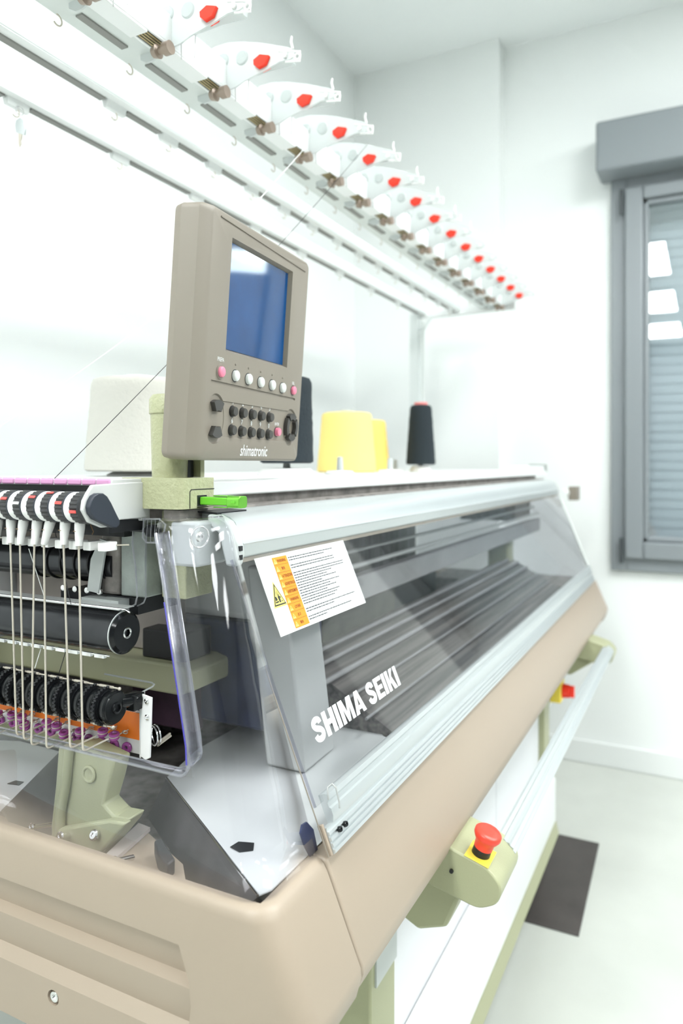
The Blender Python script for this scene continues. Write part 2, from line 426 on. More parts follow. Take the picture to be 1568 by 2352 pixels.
# recessed tray and the stepped recess in the end face
rc = MB()
prof = [(.59, -.504), (.6085, -.506), (.614, -.5435), (.603, -.5495), (.603, -.552), (.6115, -.592), (.5996, -.6035), (.59, -.6035)]
ya = {z: (.492 + (.471 - .492) * (-.511 - z) / (.0545) if z > -.5654 else .471 + .35 * (-.5654 - z)) for _, z in prof}
n = len(prof)
rc.add([(x, ya[z], z) for x, z in prof] + [(x, 1.12, z) for x, z in prof],
       [tuple(range(n - 1, -1, -1)), tuple(range(n, 2 * n))] + [(i, (i + 1) % n, n + (i + 1) % n, n + i) for i in range(n)])
scp = P(122, 2292, x=.6)
well = MB().cyl((.58, scp.y, scp.z), (.606, scp.y, scp.z), .0098, .0088, n=28)
tray = MB().box(.6180, .7305, .4040, 1.13, -.52, -.42)
cut(cap, [rc, well, tray], 'FAST')
bolt = MB().lathe((.606, scp.y, scp.z), (.59, scp.y, scp.z), [(0, .0072), (.003, .0072), (.0048, .006), (.0048, .003), (.003, .003)], 24)
bolt.build('bolt', 'chrome', cap)
endcap(3.0, 2.8865).build('end_skirt', 'beige', km)
MB().px([(.40, -.56), (1.14, -.56), (1.14, -.66), (.44, -.66)], XS, XE).build('base_pan', 'green_paint', km)
MB().box(.735, 2.88, .42, 1.13, -.545, -.50).build('bed_tray', 'grime_grey', km)
# ---- front door
dO = Vector((0, .40, -.389)); dU = Vector((0, .1146, .2727)).normalized(); dN = Vector((0, -dU.z, dU.y)); EX = Vector((1, 0, 0))
def D(x, s, m=0): return dO + EX * x + dU * s + dN * m     # door plane
door = MB().obox(D(.735, .0, .003), EX, dU, dN, 2.145, .018, -.006)
door = MB()
fr = [(-.004, -.004), (-.004, .0045), (.002, .0065), (.005, .004), (.009, .004), (.012, .0075), (.016, .0075), (.018, .003), (.018, -.004)]
prof = [(D(0, -.0235 + a, b).y, D(0, -.0235 + a, b).z) for a, b in [(-.006, -.004), (-.006, .004), (.001, .007), (.009, .0075), (.011, .005), (.016, .005), (.019, .0085), (.025, .0085), (.0265, .004), (.0265, -.004)]]
dfr = MB().px(prof, .742, XE).build('door', 'aluminium', km, label='silver bottom rail of the clear front door')
pane = MB().obox(D(.7235, -.004, .0015), EX, dU, dN, 2.16, .300, -.003).build('door_pane', 'door_pane', dfr, label='clear front window with white lettering')
MB().obox(D(.7222, -.004, .0018), EX, dU, dN, .0014, .300, -.0036).build('pane_edge', 'clear_flange', dfr)
clip = MB().tube([D(.742, -.004, .008), D(.742, .004, .010), D(.744, .009, .011), D(.746, .011, .017), D(.748, .005, .019), D(.749, -.012, .016), D(.749, -.018, .014)], .0011)
clip.build('rail_clip', 'aluminium_dull', dfr)
rib = [(-.0585, -.004), (-.0585, .002)]
for k in range(4):
    s0 = -.0575 + k * .0065
    rib += [(s0, .0045), (s0 + .0035, .0045), (s0 + .0042, .0022), (s0 + .0062, .0022)]
rib += [(-.0295, .0035), (-.0295, -.004)]
prof = [(D(0, a, b).y, D(0, a, b).z) for a, b in rib]
lr = MB().px(prof, .727, XE).build('lower_rail', 'aluminium', km, label='ribbed silver rail below the front door')
for u, v in ((777, 1905), (790, 1893)):
    c = P(u, v, pl=(D(0, 0, .004), dN)); MB().lathe(c, c + dN * .006, [(0, .0034), (.003, .0034), (.0042, .0028), (.0042, .0012), (.003, .0012)], 16).build('screw', 'black_gloss', lr)
MB().obox(D(.7225, -.058, .001), EX, dU, dN, .004, .034, -.006).build('rail_end', 'beige', lr)
# lettering on the pane
lt = MB()
def glyph(ch):
    t, v = .285, .20                                # stem and bar thickness in units of letter height
    if ch == 'I': return .30, [[(0, 0), (t, 0), (t, 1), (0, 1)]]
    if ch == 'H': return .80, [[(0, 0), (t, 0), (t, 1), (0, 1)], [(.8 - t, 0), (.8, 0), (.8, 1), (.8 - t, 1)], [(t, .4), (.8 - t, .4), (.8 - t, .62), (t, .62)]]
    if ch == 'E': return .70, [[(0, 0), (t, 0), (t, 1), (0, 1)]] + [[(t, y), (.70 - .04 * (y == .4), y), (.70 - .04 * (y == .4), y + v), (t, y + v)] for y in (0, .4, .8)]
    if ch == 'K': return .82, [[(0, 0), (t, 0), (t, 1), (0, 1)], [(t, .38), (.50, 1), (.80, 1), (t, .26 + .12)][:3] + [(.44, .46), (t, .30)], [(.32, .50), (.55, .64), (.84, 0), (.52, 0)]]
    if ch == 'M': return 1.02, [[(0, 0), (.25, 0), (.25, 1), (0, 1)], [(.77, 0), (1.02, 0), (1.02, 1), (.77, 1)], [(.25, 1), (.34, 1), (.51, .42), (.60, 0), (.42, 0), (.25, .62)], [(.77, 1), (.68, 1), (.51, .42), (.42, 0), (.60, 0), (.77, .62)]]
    if ch == 'A': return .88, [[(0, 0), (.28, 0), (.50, 1), (.29, 1)], [(.60, 0), (.88, 0), (.59, 1), (.38, 1)], [(.25, .17), (.63, .17), (.58, .36), (.30, .36)]]
    if ch == 'S':
        ctr = [(.60, .70), (.56, .83), (.39, .885), (.22, .83), (.155, .71), (.25, .58), (.40, .51), (.55, .43), (.63, .30), (.55, .16), (.38, .115), (.19, .17), (.13, .31)]
        cc = [ctr[0]] + ctr + [ctr[-1]]; fine_ = []
        for i in range(1, len(cc) - 2):
            for t in (0, .33, .67):
                q = [Vector(c) for c in cc[i - 1:i + 3]]
                v_ = .5 * ((2 * q[1]) + (q[2] - q[0]) * t + (2 * q[0] - 5 * q[1] + 4 * q[2] - q[3]) * t * t + (3 * q[1] - q[0] - 3 * q[2] + q[3]) * t ** 3)
                fine_.append(tuple(v_))
        ctr = fine_ + [ctr[-1]]
        out = []; m = len(ctr); L, Rr = [], []
        for i in range(m):
            d = Vector(ctr[min(i + 1, m - 1)]) - Vector(ctr[max(i - 1, 0)]); d.normalize(); nn_ = Vector((-d.y, d.x))
            hw = .122
            L.append(Vector(ctr[i]) + nn_ * hw); Rr.append(Vector(ctr[i]) - nn_ * hw)
        for i in range(m - 1): out.append([tuple(L[i]), tuple(L[i + 1]), tuple(Rr[i + 1]), tuple(Rr[i])])
        return .76, out
def words(mb, txt, o, ex, ey, hgt, W):
    x = 0; polys = []
    for ch in txt:
        if ch == ' ': x += .30; continue
        w_, ps = glyph(ch); polys += [[(x + a, b) for a, b in p] for p in ps]; x += w_ + .075
    k = W / x
    n_ = ex.cross(ey)
    for p in polys: mb.ext([o + ex * (a * k) + ey * (b * hgt) for a, b in p], n_ * -.0002)
words(lt, 'SHIMA SEIKI', D(.7655, (-.340 + .389) / dU.z, .0020), EX, dU, .0300, .272)
lt.build('lettering', 'print_white', dfr)
# warning sign
sg0 = (-.2155 + .389) / dU.z; sg1 = (-.1205 + .389) / dU.z; sh = sg1 - sg0
sx0_, sx1_ = .7665, 1.0175; sw = sx1_ - sx0_
card = MB().obox(D(sx0_, sg0, .0018), EX, dU, dN, sw, sh, .0006)
MB().obox(D(sx0_, sg0, .0018), EX, dU, dN, sw, sh, .0006)
sign = card.build('warning_sign', 'print_white', dfr, label='white and orange multilingual warning sticker')
def SG(a, b, m=0): return D(sx0_ + a, sg0 + b, .0026 + m)
ox0, ox1, oy0, oy1 = .0445, .0805, .003, sh - .004
MB().obox(SG(ox0 - .006, oy0), EX, dU, dN, ox1 - ox0, oy1 - oy0, .0002).build('orange_band', 'sign_orange', sign)
rows = ['WARNING', '警告', 'ATTENZIONE', 'ADVERTENCIA', 'AVERTISSEMENT', 'WARNUNG', 'UYARI', '경고', '警告']
rh = (oy1 - oy0) / 9; tx, tri, bang, sep = MB(), MB(), MB(), MB()
bx = ox0 - .006
for i, r in enumerate(rows):
    b = oy1 - (i + 1) * rh
    long_ = len(r) > 5
    text(tx, r, SG(bx + (.0098 if long_ else .0145), b + .0032), EX, dU, W=(.0255 if len(r) > 7 else (.021 if long_ else (.014 if len(r) == 5 else .0085))), Ht=.0042, bold=.01, thick=.0005)
    tri.ext([SG(bx + .001, b + .0018, .0003), SG(bx + .0088, b + .0018, .0003), SG(bx + .0049, b + .0088, .0003)], dN * .0001)
    bang.ext([SG(bx + .0046, b + .0035, .0005), SG(bx + .0052, b + .0035, .0005), SG(bx + .0053, b + .0066, .0005), SG(bx + .0045, b + .0066, .0005)], dN * .0001)
    if i: sep.ext([SG(bx, b + rh - .0001, .0003), SG(bx + .036, b + rh - .0001, .0003), SG(bx + .036, b + rh + .0002, .0003), SG(bx, b + rh + .0002, .0003)], dN * .0001)
tx.build('band_words', 'sign_red', sign); tri.build('small_triangles', 'sign_yellow', sign); bang.build('exclamation_marks', 'sign_red', sign); sep.build('band_lines', 'sign_red', sign)
fine = MB(); rnd = random.Random(3)
yy = sh - .0065
lens = [.13, .10, .0, .125, .125, .0, .15, .148, .105, .09, .115, .07, .12, .09, .105, .075, .11, .1, .09, .0, .15, .08, .0, .13, .05]
lh = (sh - .012) / len(lens)
for i, L in enumerate(lens):
    b = sh - .006 - (i + 1) * lh; x = .0775
    end = .0775 + (L if L else 0)
    if not L:
        fine.ext([SG(.0765, b + lh / 2, .0001), SG(sw - .006, b + lh / 2, .0001), SG(sw - .006, b + lh / 2 + .00018, .0001), SG(.0765, b + lh / 2 + .00018, .0001)], dN * .0001); continue
    while x < end:
        wl = rnd.uniform(.0025, .008)
        fine.ext([SG(x, b + lh * .25, .0001), SG(min(x + wl, end), b + lh * .25, .0001), SG(min(x + wl, end), b + lh * .62, .0001), SG(x, b + lh * .62, .0001)], dN * .0001)
        x += wl + .0012
fine.build('fine_print', 'print_grey', sign)
def T(a, b, m=0): return SG(.0085 + a * .0275, .0375 + b * .029, m)
MB().ext([T(-.08, -.07, .0001), T(1.08, -.07, .0001), T(.5, 1.1, .0001)], dN * .0001).build('hazard_border', 'sign_yellow', sign)
MB().ext([T(0, 0, .0003), T(1, 0, .0003), T(.5, 1, .0003)], dN * .0001).build('hazard_frame', 'print_black', sign)
MB().ext([T(.09, .06, .0005), T(.91, .06, .0005), T(.5, .87, .0005)], dN * .0001).build('hazard_field', 'sign_yellow', sign)
hz = MB()
for pg in ([(.17, .12), (.45, .14), (.43, .2), (.17, .19)], [(.2, .22), (.38, .24), (.36, .36), (.28, .42), (.24, .38)], [(.5, .12), (.6, .12), (.62, .3), (.56, .5), (.46, .36)],
           [(.47, .42), (.49, .42), (.42, .62), (.4, .6)], [(.51, .46), (.53, .46), (.52, .68), (.5, .68)], [(.56, .44), (.58, .43), (.6, .6), (.58, .6)], [(.6, .34), (.72, .3), (.7, .36), (.6, .4)], [(.64, .14), (.8, .16), (.8, .19), (.64, .17)]):
    hz.ext([T(a, b, .0007) for a, b in pg], dN * .0001)
hz.build('crush_pictogram', 'print_black', sign)
# ---- top cover
prof = [(.5146, -.1163), (.5115, -.1125), (.5125, -.1005), (.5108, -.0985), (.5140, -.0955), (.5180, -.0840), (.5235, -.0720), (.5320, -.0655), (.5480, -.0610), (.6050, -.0590), (.6050, -.0690), (.5500, -.0720), (.5350, -.0780), (.5270, -.1000), (.5240, -.1163)]
tc_ = MB().px(prof, .744, 2.90).build('top_cover', 'aluminium', km, label='silver top cover rail along the machine', smooth=50)
MB().px([(.5150, -.1163), (.5125, -.1215), (.5240, -.1215), (.5240, -.1163)], .744, 2.90).build('cover_seal', 'taupe', tc_)
eb = MB().px([(.512, -.125), (.5085, -.11), (.511, -.095), (.517, -.080), (.525, -.070), (.54, -.063), (.555, -.062), (.555, -.075), (.538, -.085), (.527, -.125)], .728, .744)
ebo = eb.build('cover_end', 'tag_grey', tc_, bevel=.003)
for z in (-.106, -.117): MB().box(.731, .737, .5075, .512, z, z + .006).build('end_slot', 'black_satin', tc_)
MB().px([(.545, -.0630), (.575, -.0610), (.575, -.0590), (.545, -.0600)], .735, .80).build('cover_tongue', 'black_satin', tc_)
MB().box(.7, 2.93, .575, .60, -.070, -.0565).box(.76, 2.95, .612, .64, -.07, -.044).build('seam_bar', 'grime_grey', km)  # dark bars in the recess between table and top cover
# table
MB().box(.758, 3.12, .600, 1.16, -.044, -.022).build('cone_table', 'white_slab', km, bevel=.003, label='white table top for yarn cones')
MB().box(2.72, 3.11, .604, .66, -.022, -.005).build('table_end_block', 'white_steel', km, bevel=.003)
MB().box(3.095, 3.115, .598, .668, -.030, -.000).build('table_end_cap', 'machine_grey', km)
MB().box(.80, 2.9, .66, 1.14, -.105, -.045).build('back_beam', 'grime_grey', km)
MB().box(.735, 2.25, 1.12, 1.15, -.56, -.105).build('back_panel', 'panel_lilac', km)
# far bracket and small lamp beyond end
c1 = P(1298, 1132, x=3.02)
MB().cyl((2.94, c1.y, c1.z), (3.05, c1.y, c1.z), .016).build('rail_end_lamp', 'white_steel', km)
MB().box(3.02, 3.09, c1.y - .045, c1.y - .012, c1.z - .03, c1.z + .025).build('end_sensor', 'taupe', km)
# ---- far clear end cover
MB().px([(.40, -.44), (.515, -.11), (.53, -.075), (1.1, -.075), (1.1, -.44)], 2.905, 2.908).build('far_end_cover', 'clear_cover', km)
MB().tube([(2.905, .398, -.40), (2.905, .514, -.118)], .005).build('far_cover_edge', 'creel_grey', km)
# ---- interior seen through door and end cover
MB().ext([(.905, .708, -.4445), (1.325, .708, -.4445), (1.085, .47, -.4445), (1.05, .405, -.4445), (.722, .404, -.4445), (.700, .4045, -.4445), (.640, .4045, -.4445), (.624, .412, -.4445), (.80, .682, -.4445)], (0, 0, -.0012)).build('fabric_guide', 'sheet_grey', km, label='light grey sheet-metal guide plate')
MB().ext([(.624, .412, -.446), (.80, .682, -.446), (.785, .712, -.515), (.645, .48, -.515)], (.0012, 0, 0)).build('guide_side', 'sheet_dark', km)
MB().tube([(.624, .411, -.4438), (.80, .681, -.4438)], .0016).build('guide_edge', 'chrome', km)
sl_ = P(548, 1952, z=-.444)
MB().ext([sl_ + Vector(q) for q in ((0, .012, 0), (.014, .010, 0), (.020, -.008, 0), (.006, -.016, 0), (-.004, -.004, 0))], (0, 0, .0008)).build('guide_slot', 'black_satin', km)
q = [P(137, 1726, z=-.4445), P(2, 1862, z=-.4445), P(-60, 1850, z=-.4445), P(-40, 1700, z=-.4445), P(45, 1702, z=-.4445)]
MB().ext(q, (0, 0, -.0012)).build('fabric_guide', 'sheet_grey', km)
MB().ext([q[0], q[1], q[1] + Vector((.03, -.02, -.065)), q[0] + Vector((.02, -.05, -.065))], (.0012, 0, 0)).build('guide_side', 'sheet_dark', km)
s2 = P(28, 1804, z=-.444)
MB().ext([s2 + Vector(q_) for q_ in ((0, .010, 0), (.012, .008, 0), (.014, -.006, 0), (.004, -.009, 0))], (0, 0, .0008)).build('guide_slot', 'black_satin', km)
# cast bracket
bp_ = [(133, 1716), (190, 1712), (262, 1748), (250, 1800), (236, 1848), (262, 1876), (296, 1882), (288, 1898), (212, 1988), (190, 1990), (118, 1950), (116, 1900), (127, 1800)]
MB().ext([P(u, v, x=.664) for u, v in bp_], (.03, 0, 0)).build('cast_bracket', 'green_paint', km, bevel=.003, label='sage green cast bracket')
MB().tube([P(160, 1712, x=.660), P(152, 1800, x=.660), P(140, 1860, x=.659), P(137, 1935, x=.657)], .0062, 12).build('bracket_rib', 'green_paint', km)
MB().ext([P(u, v, x=.652) for u, v in ((130, 1905), (250, 1885), (290, 1892), (205, 1985), (120, 1950))], (.012, 0, 0)).build('bracket_foot', 'green_paint', km, bevel=.003)
MB().ext([P(u, v, z=-.476) for u, v in ((215, 2000), (318, 1893), (420, 1985), (430, 2045))], (0, 0, -.004)).build('cast_ledge', 'beige', km)
MB().ext([P(u, v, z=-.470) for u, v in ((215, 1988), (235, 1998), (345, 1900), (318, 1890))], (0, 0, -.005)).build('ledge_bar', 'taupe_dark', km)
MB().ext([P(u, v, z=-.455) for u, v in ((354, 1930), (372, 1924), (402, 1972), (385, 1985), (362, 1962))], (0, 0, -.018)).build('rubber_stop', 'charcoal_rib', km, bevel=.002)
h1 = P(204, 1779, x=.662); MB().torus(h1, (1, 0, 0), .009, .002).cyl(h1, h1 + Vector((.001, 0, 0)), .008).build('bracket_hole', 'green_cast', km)
for u, v, x, r in ((141, 1922, .640, .006), (218, 1918, .648, .0065), (262, 1979, .625, .0058), (74, 1900, .65, .005)):
    c = P(u, v, x=x); MB().lathe(c, c + Vector((-.006, 0, .003)), [(0, r), (.003, r), (.0045, r * .7), (.0045, r * .35), (.003, r * .3)], 16).cyl(c, c + Vector((.03, 0, -.01)), r * .6).build('bolt', 'chrome', km)
MB().box(.62, .72, .42, 1.12, -.53, -.5155).build('tray_floor', 'beige', km)
# carriage, navy motor cover and deep parts
MB().box(.94, 1.13, .60, .98, -.245, -.108).build('carriage_cover', 'sheet_grey', km, bevel=.012, label='grey carriage cover')
MB().box(.942, 1.12, .602, .96, -.415, -.248).build('motor_cover', 'navy', km, bevel=.006)
MB().box(.925, .95, .73, .93, -.43, -.335).build('cable_tray', 'plum', km, bevel=.003)
MB().box(.905, .93, .86, .99, -.42, -.34).build('rear_junction', 'grime_grey', km)
gb = MB().px([(.677, -.306), (.677, -.336), (.70, -.345), (1.1, -.345), (1.1, -.300), (.70, -.300)], .85, .985)
gb.build('cast_crossbar', 'green_light', km, bevel=.004, label='sage green cast crossbar')
MB().box(.865, .93, .70, .785, -.30, -.255).build('cable_block', 'charcoal_rib', km, bevel=.003)
MB().box(.90, .94, .76, 1.11, -.298, -.11).build('inner_wall', 'taupe_dark', km)
MB().box(.80, .86, .83, 1.11, -.445, -.35).build('lower_casting', 'green_paint', km, bevel=.01)
# white upright cover behind the pane
MB().ext([(.898, .512, -.443), (.998, .515, -.443), (.975, .54, -.15), (.888, .54, -.15)], (0, .065, 0)).build('upright_cover', 'cover_grey', km, bevel=.004, label='pale upright cover behind the door')
# needle bed and rails behind the pane
MB().px([(.425, -.455), (.62, -.345), (.66, -.345), (.66, -.47), (.43, -.47)], 1.09, 2.62).build('needle_bed', 'bed_lines', km, label='dark lined needle bed')
nb = MB()
for y, z, r in ((.625, -.338, .0045), (.600, -.350, .004), (.570, -.366, .005), (.53, -.388, .0025), (.49, -.412, .0025)): nb.cyl((1.06, y, z), (2.6, y, z), r, n=10)
nb.build('bed_rods', 'rail_grey', km)
MB().box(1.00, 2.86, .575, .60, -.256, -.208).build('carriage_rail', 'rail_grey', km, bevel=.003, label='grey carriage rail')
MB().cyl((1.02, .585, -.19), (2.86, .585, -.19), .005, n=12).build('yarn_rail', 'aluminium_dull', km)
MB().cyl((1.02, .60, -.165), (2.86, .60, -.165), .004, n=12).build('yarn_rail', 'aluminium_dull', km)
MB().box(1.0, 2.2, .84, .86, -.47, -.105).build('rear_bed_wall', 'bed_ribs', km)
MB().box(1.20, 1.95, .68, .78, -.44, -.27).build('cam_box', 'olive_dark', km, bevel=.01)
MB().box(1.25, 1.62, .672, .68, -.39, -.30).build('cam_plate', 'olive_panel', km)
MB().cyl((1.66, .69, -.43), (1.66, .69, -.30), .006).build('cam_post', 'aluminium_dull', km)
MB().box(2.62, 2.88, .42, .95, -.50, -.43).build('far_base', 'grime_grey', km)
fb = MB().box(2.55, 2.62, .62, .70, -.45, -.26).box(2.50, 2.66, .50, .70, -.46, -.42)
fb.build('far_casting', 'green_paint', km, bevel=.012)
MB().box(2.55, 2.80, .60, .80, -.20, -.13).build('far_feeder_box', 'grime_grey', km)
# ---- clear end cover
def xs(z): return .612 + (.062) * ((z + .447) / .382)
def yf(z): return .3965 + (.1215) * ((z + .447) / .382)
def yh(z): return .505 + (.580 - .505) * ((z + .320) / .22)
rows_ = []
zs = [-.447, -.40, -.3425, -.342, -.30, -.25, -.20, -.15, -.105, -.080, -.0715, -.0665, -.0640]
ins = [0] * 9 + [0, .004, .011, .022]
for z, i_ in zip(zs, ins):
    zz = min(z, -.075); x, y = xs(zz) + i_, yf(zz) + i_
    r = .030 + .010 * (zz + .447) / .38; pts = [(.7215, y)]
    pts.append((x + r, y))
    for k in range(1, 9):
        a = pi / 2 * k / 8; pts.append((x + r - r * sin(a), y + r - r * cos(a)))
    pts.append((x, max(yh(zz), y + r + .004)))
    pts.append((x, 1.13))
    rows_.append([(a, b, z) for a, b in pts])
nn = len(rows_[0])
cov = MB().loft(rows_, False, False, skip=lambda i, j: j == nn - 2 and 3 <= i <= 12)
co = cov.build('end_cover', 'clear_cover', km, solid=.0025, label='clear curved end cover', smooth=60)
# inner return wall of the cut-out and its polished rims
def rim(dx, inset=0):
    pts = []
    for z in (-.082, -.12, -.16, -.20, -.24, -.28, -.31): pts.append((xs(z) + dx, yh(z) + inset, z))
    zc = -.342 + inset; yc = yh(-.325) + inset
    for k in range(7):
        a = pi / 2 * k / 6; pts.append((xs(zc) + dx, yc + .014 - .014 * cos(a), zc + .014 - .014 * sin(a)))
    pts.append((xs(zc) + dx, .80, zc)); pts.append((xs(zc) + dx, 1.13, zc))
    return pts
r0, r1 = rim(-.002), rim(.026, .004)
r1 = r1[:7] + [(xs(-.34) - .002 + (.028 if i < 3 else .028 - (i - 2) * .005), p[1], p[2]) for i, p in enumerate(r1[7:])]
MB().loft([r0, r1]).build('cutout_return', 'clear_flange', co, solid=.0015, smooth=60)
MB().tube(r0, .0018).build('cutout_rim', 'clear_rim', co)
MB().tube([(a - .0012, b + .0014, c_) for a, b, c_ in r0[2:8]], .0010).build('rim_tint', 'blue_edge', co)
MB().tube(r1, .0011).build('inner_rim', 'clear_rim', co)
pk = [P(u, v, x=.700) for u, v in ((308, 1190), (304, 1250), (311, 1300), (315, 1370), (311, 1388), (296, 1396))]
pk2 = [P(u, v, x=.715) for u, v in ((336, 1195), (334, 1300), (335, 1372), (330, 1384), (315, 1392))]
MB().tube(pk, .0012).tube(pk2, .001).build('pocket_edges', 'clear_rim', co)
pw_ = [P(u, v, x=.690) for u, v in ((330, 1192), (328, 1235), (336, 1246), (366, 1247), (374, 1236), (380, 1205), (366, 1192))]
MB().tube(pw_, .0012, 8, True).build('vent_frame', 'clear_rim', co)
vb = MB()
for k in range(4):
    vb.tube([P(339 + k * 9, 1194, x=.692), P(336 + k * 9, 1244, x=.692)], .0005, 6)
vb.build('vent_bars', 'clear_rim', co)
bs = P(463, 1233, y=.518)
MB().tube([bs + Vector((.016 * cos(a) - .003, 0, .012 * sin(a))) for a in [2 * pi * i / 20 for i in range(20)]], .0012, 8, True).lathe(bs + Vector((0, .004, 0)), bs + Vector((0, -.004, 0)), [(0, .006), (.003, .006), (.0045, .004), (.0045, .002), (.0035, .002)], 20).build('mount_screw', 'steel_rim', co)
nav = [P(u, v, y=.4015) for u, v in ((705, 1888), (694, 1895), (690, 1915), (700, 1945), (718, 1978), (733, 1968), (720, 1905))]
MB().ext(nav, (0, .0018, 0)).build('hinge_tab', 'navy', co)
MB().tube([P(u, v, pl=(D(0, 0, -.004), dN)) for u, v in ((512, 1200), (522, 1230), (528, 1265))] + [D(.7205, .14, -.002), D(.7205, -.058, -.002)], .0008).build('cover_edge', 'taupe', co)
MB().box(.70, .76, .548, .59, -.125, -.070).build('cover_mount', 'tag_grey', km, bevel=.004)
# ---- understructure
lf = thing('machine_stand', 'sage green stand with white lower beam carrying the knitting machine', 'stand', (1.8, .75, -1.35))
def leg(x0, x1): MB().box(x0, x1, .468, .56, -1.31, -.655).build('leg', 'green_paint', lf, bevel=.004)
leg(1.03, 1.13); leg(2.40, 2.48)
MB().box(1.03, 1.13, .96, 1.05, -1.31, -.655).build('leg', 'green_paint', lf); MB().box(2.40, 2.48, .96, 1.05, -1.31, -.655).build('leg', 'green_paint', lf)
for x in (1.08, 2.44):
    for y in (.514, 1.0): MB().lathe((x, y, -1.35), (x, y, -1.30), [(0, .03), (.008, .03), (.012, .012), (.05, .012)], 20).build('foot', 'black_satin', lf)
MB().box(1.045, 1.129, .4645, .468, -.83, -.655).build('rating_plate', 'tag_grey', lf)
cb = MB().box(1.13, 1.86, .487, 1.05, -1.20, -.655).build('cabinet_panel', 'panel_lilac', lf, bevel=.003)
MB().box(1.865, 2.40, .487, 1.05, -1.20, -.655).build('cabinet_panel', 'panel_lilac', lf, bevel=.003)
MB().px([(.486, -1.012), (.452, -1.020), (.44, -1.032), (.44, -1.175), (.486, -1.19)], 1.0, 2.44).build('lower_beam', 'white_steel', lf, bevel=.003, label='white lower beam')
MB().px([(.44, -1.176), (.486, -1.19), (.486, -1.235), (.43, -1.215)], 1.0, 2.445).build('beam_foot_rail', 'green_paint', lf)
c = P(1240, 1870, y=.487)
MB().cyl((c.x, .487, c.z), (c.x, .48, c.z), .004).build('panel_bolt', 'chrome', lf)
# main switch
sc = P(1285, 1585, y=.44)
ms = thing('main_switch', 'red and yellow rotary main switch under the far end of the machine', 'switch', (sc.x, sc.y, sc.z))
MB().box(sc.x - .035, sc.x + .035, .430, .4675, sc.z - .035, sc.z + .035).build('switch_plate', 'yellow_plastic', ms, bevel=.004)
MB().cyl((sc.x, .4315, sc.z), (sc.x, .405, sc.z), .024, .021).box(sc.x - .007, sc.x + .007, .392, .405, sc.z - .019, sc.z + .019).build('switch_knob', 'red_plastic', ms, bevel=.002)
MB().box(sc.x - .045, sc.x + .045, .468, .56, sc.z - .05, sc.z + .06).build('switch_box', 'white_steel', ms)
# handrail + end boxes
hr = thing('handrail', 'ribbed silver handrail bar along the front of the machine', 'handrail', (1.8, .28, -.6))
hp = []
for k in range(24):
    a = 2 * pi * k / 24; r = 1.0 if k % 2 == 0 else .80
    e = Vector((.019 * r * cos(a), .0105 * r * sin(a))); hp.append((.281 + e.x * .80 + e.y * .6, -.603 + e.x * .60 - e.y * .80))
MB().px(hp, 1.13, 2.50).build('rail_bar', 'aluminium', hr, smooth=20)
def ebox(x0, x1, name):
    pr = rounded([(.352, -.570), (.283, -.590), (.262, -.612), (.268, -.640), (.298, -.654), (.380, -.636), (.380, -.575)], [.004, .012, .012, .014, .012, .003, .003], 5)
    return MB().px(pr, x0, x1).build(name, 'green_paint', None, bevel=.003)
eb_ = ebox(1.036, 1.146, 'emergency_stop_box'); tag(eb_, 'sage green box with red emergency stop button at the near end of the handrail', 'emergency stop')
nrm = Vector((0, -.10, 1)).normalized(); nrm = Vector((0, -(.590 - .570), .069)).normalized()
pc = P(1103, 1962, pl=((0, .318, -.580), nrm)); ey = Vector((0, -nrm.z, nrm.y))
ey = nrm.cross(EX)
MB().obox(pc - EX * .024 - ey * .019, EX, ey, nrm, .048, .038, .0012).build('yellow_plate', 'yellow_plastic', eb_, bevel=.0005, label='yellow plate under the button')
tilt = (nrm + Vector((-.02, -.06, 0))).normalized()
MB().cyl(pc, pc + tilt * .020, .0138, .0135, n=28).build('button_collar', 'black_satin', eb_)
MB().lathe(pc + tilt * .013, pc + tilt * .04, [(0, .0142), (.010, .0145), (.015, .018), (.020, .0205), (.025, .0205), (.0275, .018), (.028, .009), (.0278, .0)], 32).build('red_button', 'red_button', eb_, label='red mushroom button', smooth=50)
c = P(1037, 2000, x=1.036); MB().cyl(c, c - EX * .003, .003).build('screw', 'black_satin', eb_)
MB().px([(.33, -.650), (.40, -.630), (.47, -.655), (.46, -.70), (.40, -.728), (.355, -.712)], 1.06, 1.13).build('box_arm', 'green_paint', eb_, bevel=.006)
fb2 = ebox(2.47, 2.56, 'rail_end_box'); tag(fb2, 'sage green end box holding the far end of the handrail', 'end box')
MB().px([(.33, -.650), (.40, -.630), (.47, -.655), (.46, -.69), (.40, -.70)], 2.48, 2.54).build('box_arm', 'green_paint', fb2, bevel=.006)

# ================================================================== CONTROL PANEL
cpo = P(437, 1058, d=.87); b_ = radians(4.76); t_ = radians(4)
ph = Vector((cos(b_), sin(b_), 0)); n0 = Vector((sin(b_), -cos(b_), 0))
pw = n0 * sin(t_) + Vector((0, 0, 1)) * cos(t_); pn = n0 * cos(t_) - Vector((0, 0, 1)) * sin(t_)
def Q(s, t, m=0): return cpo + ph * s + pw * t + pn * m
cp = thing('control_panel', 'taupe control panel with blue screen and rows of buttons on a green post', 'control panel', (.7316, .614, -.02))
PW, PH = .30, .314
def rrect(x0, x1, y0, y1, r, m, k=5):
    o = []
    for cx, cy, a0 in ((x1 - r, y1 - r, 0), (x0 + r, y1 - r, 90), (x0 + r, y0 + r, 180), (x1 - r, y0 + r, 270)):
        for i in range(k + 1):
            a = radians(a0 + 90 * i / k); o.append(Q(cx + r * cos(a), cy + r * sin(a), m))
    return o
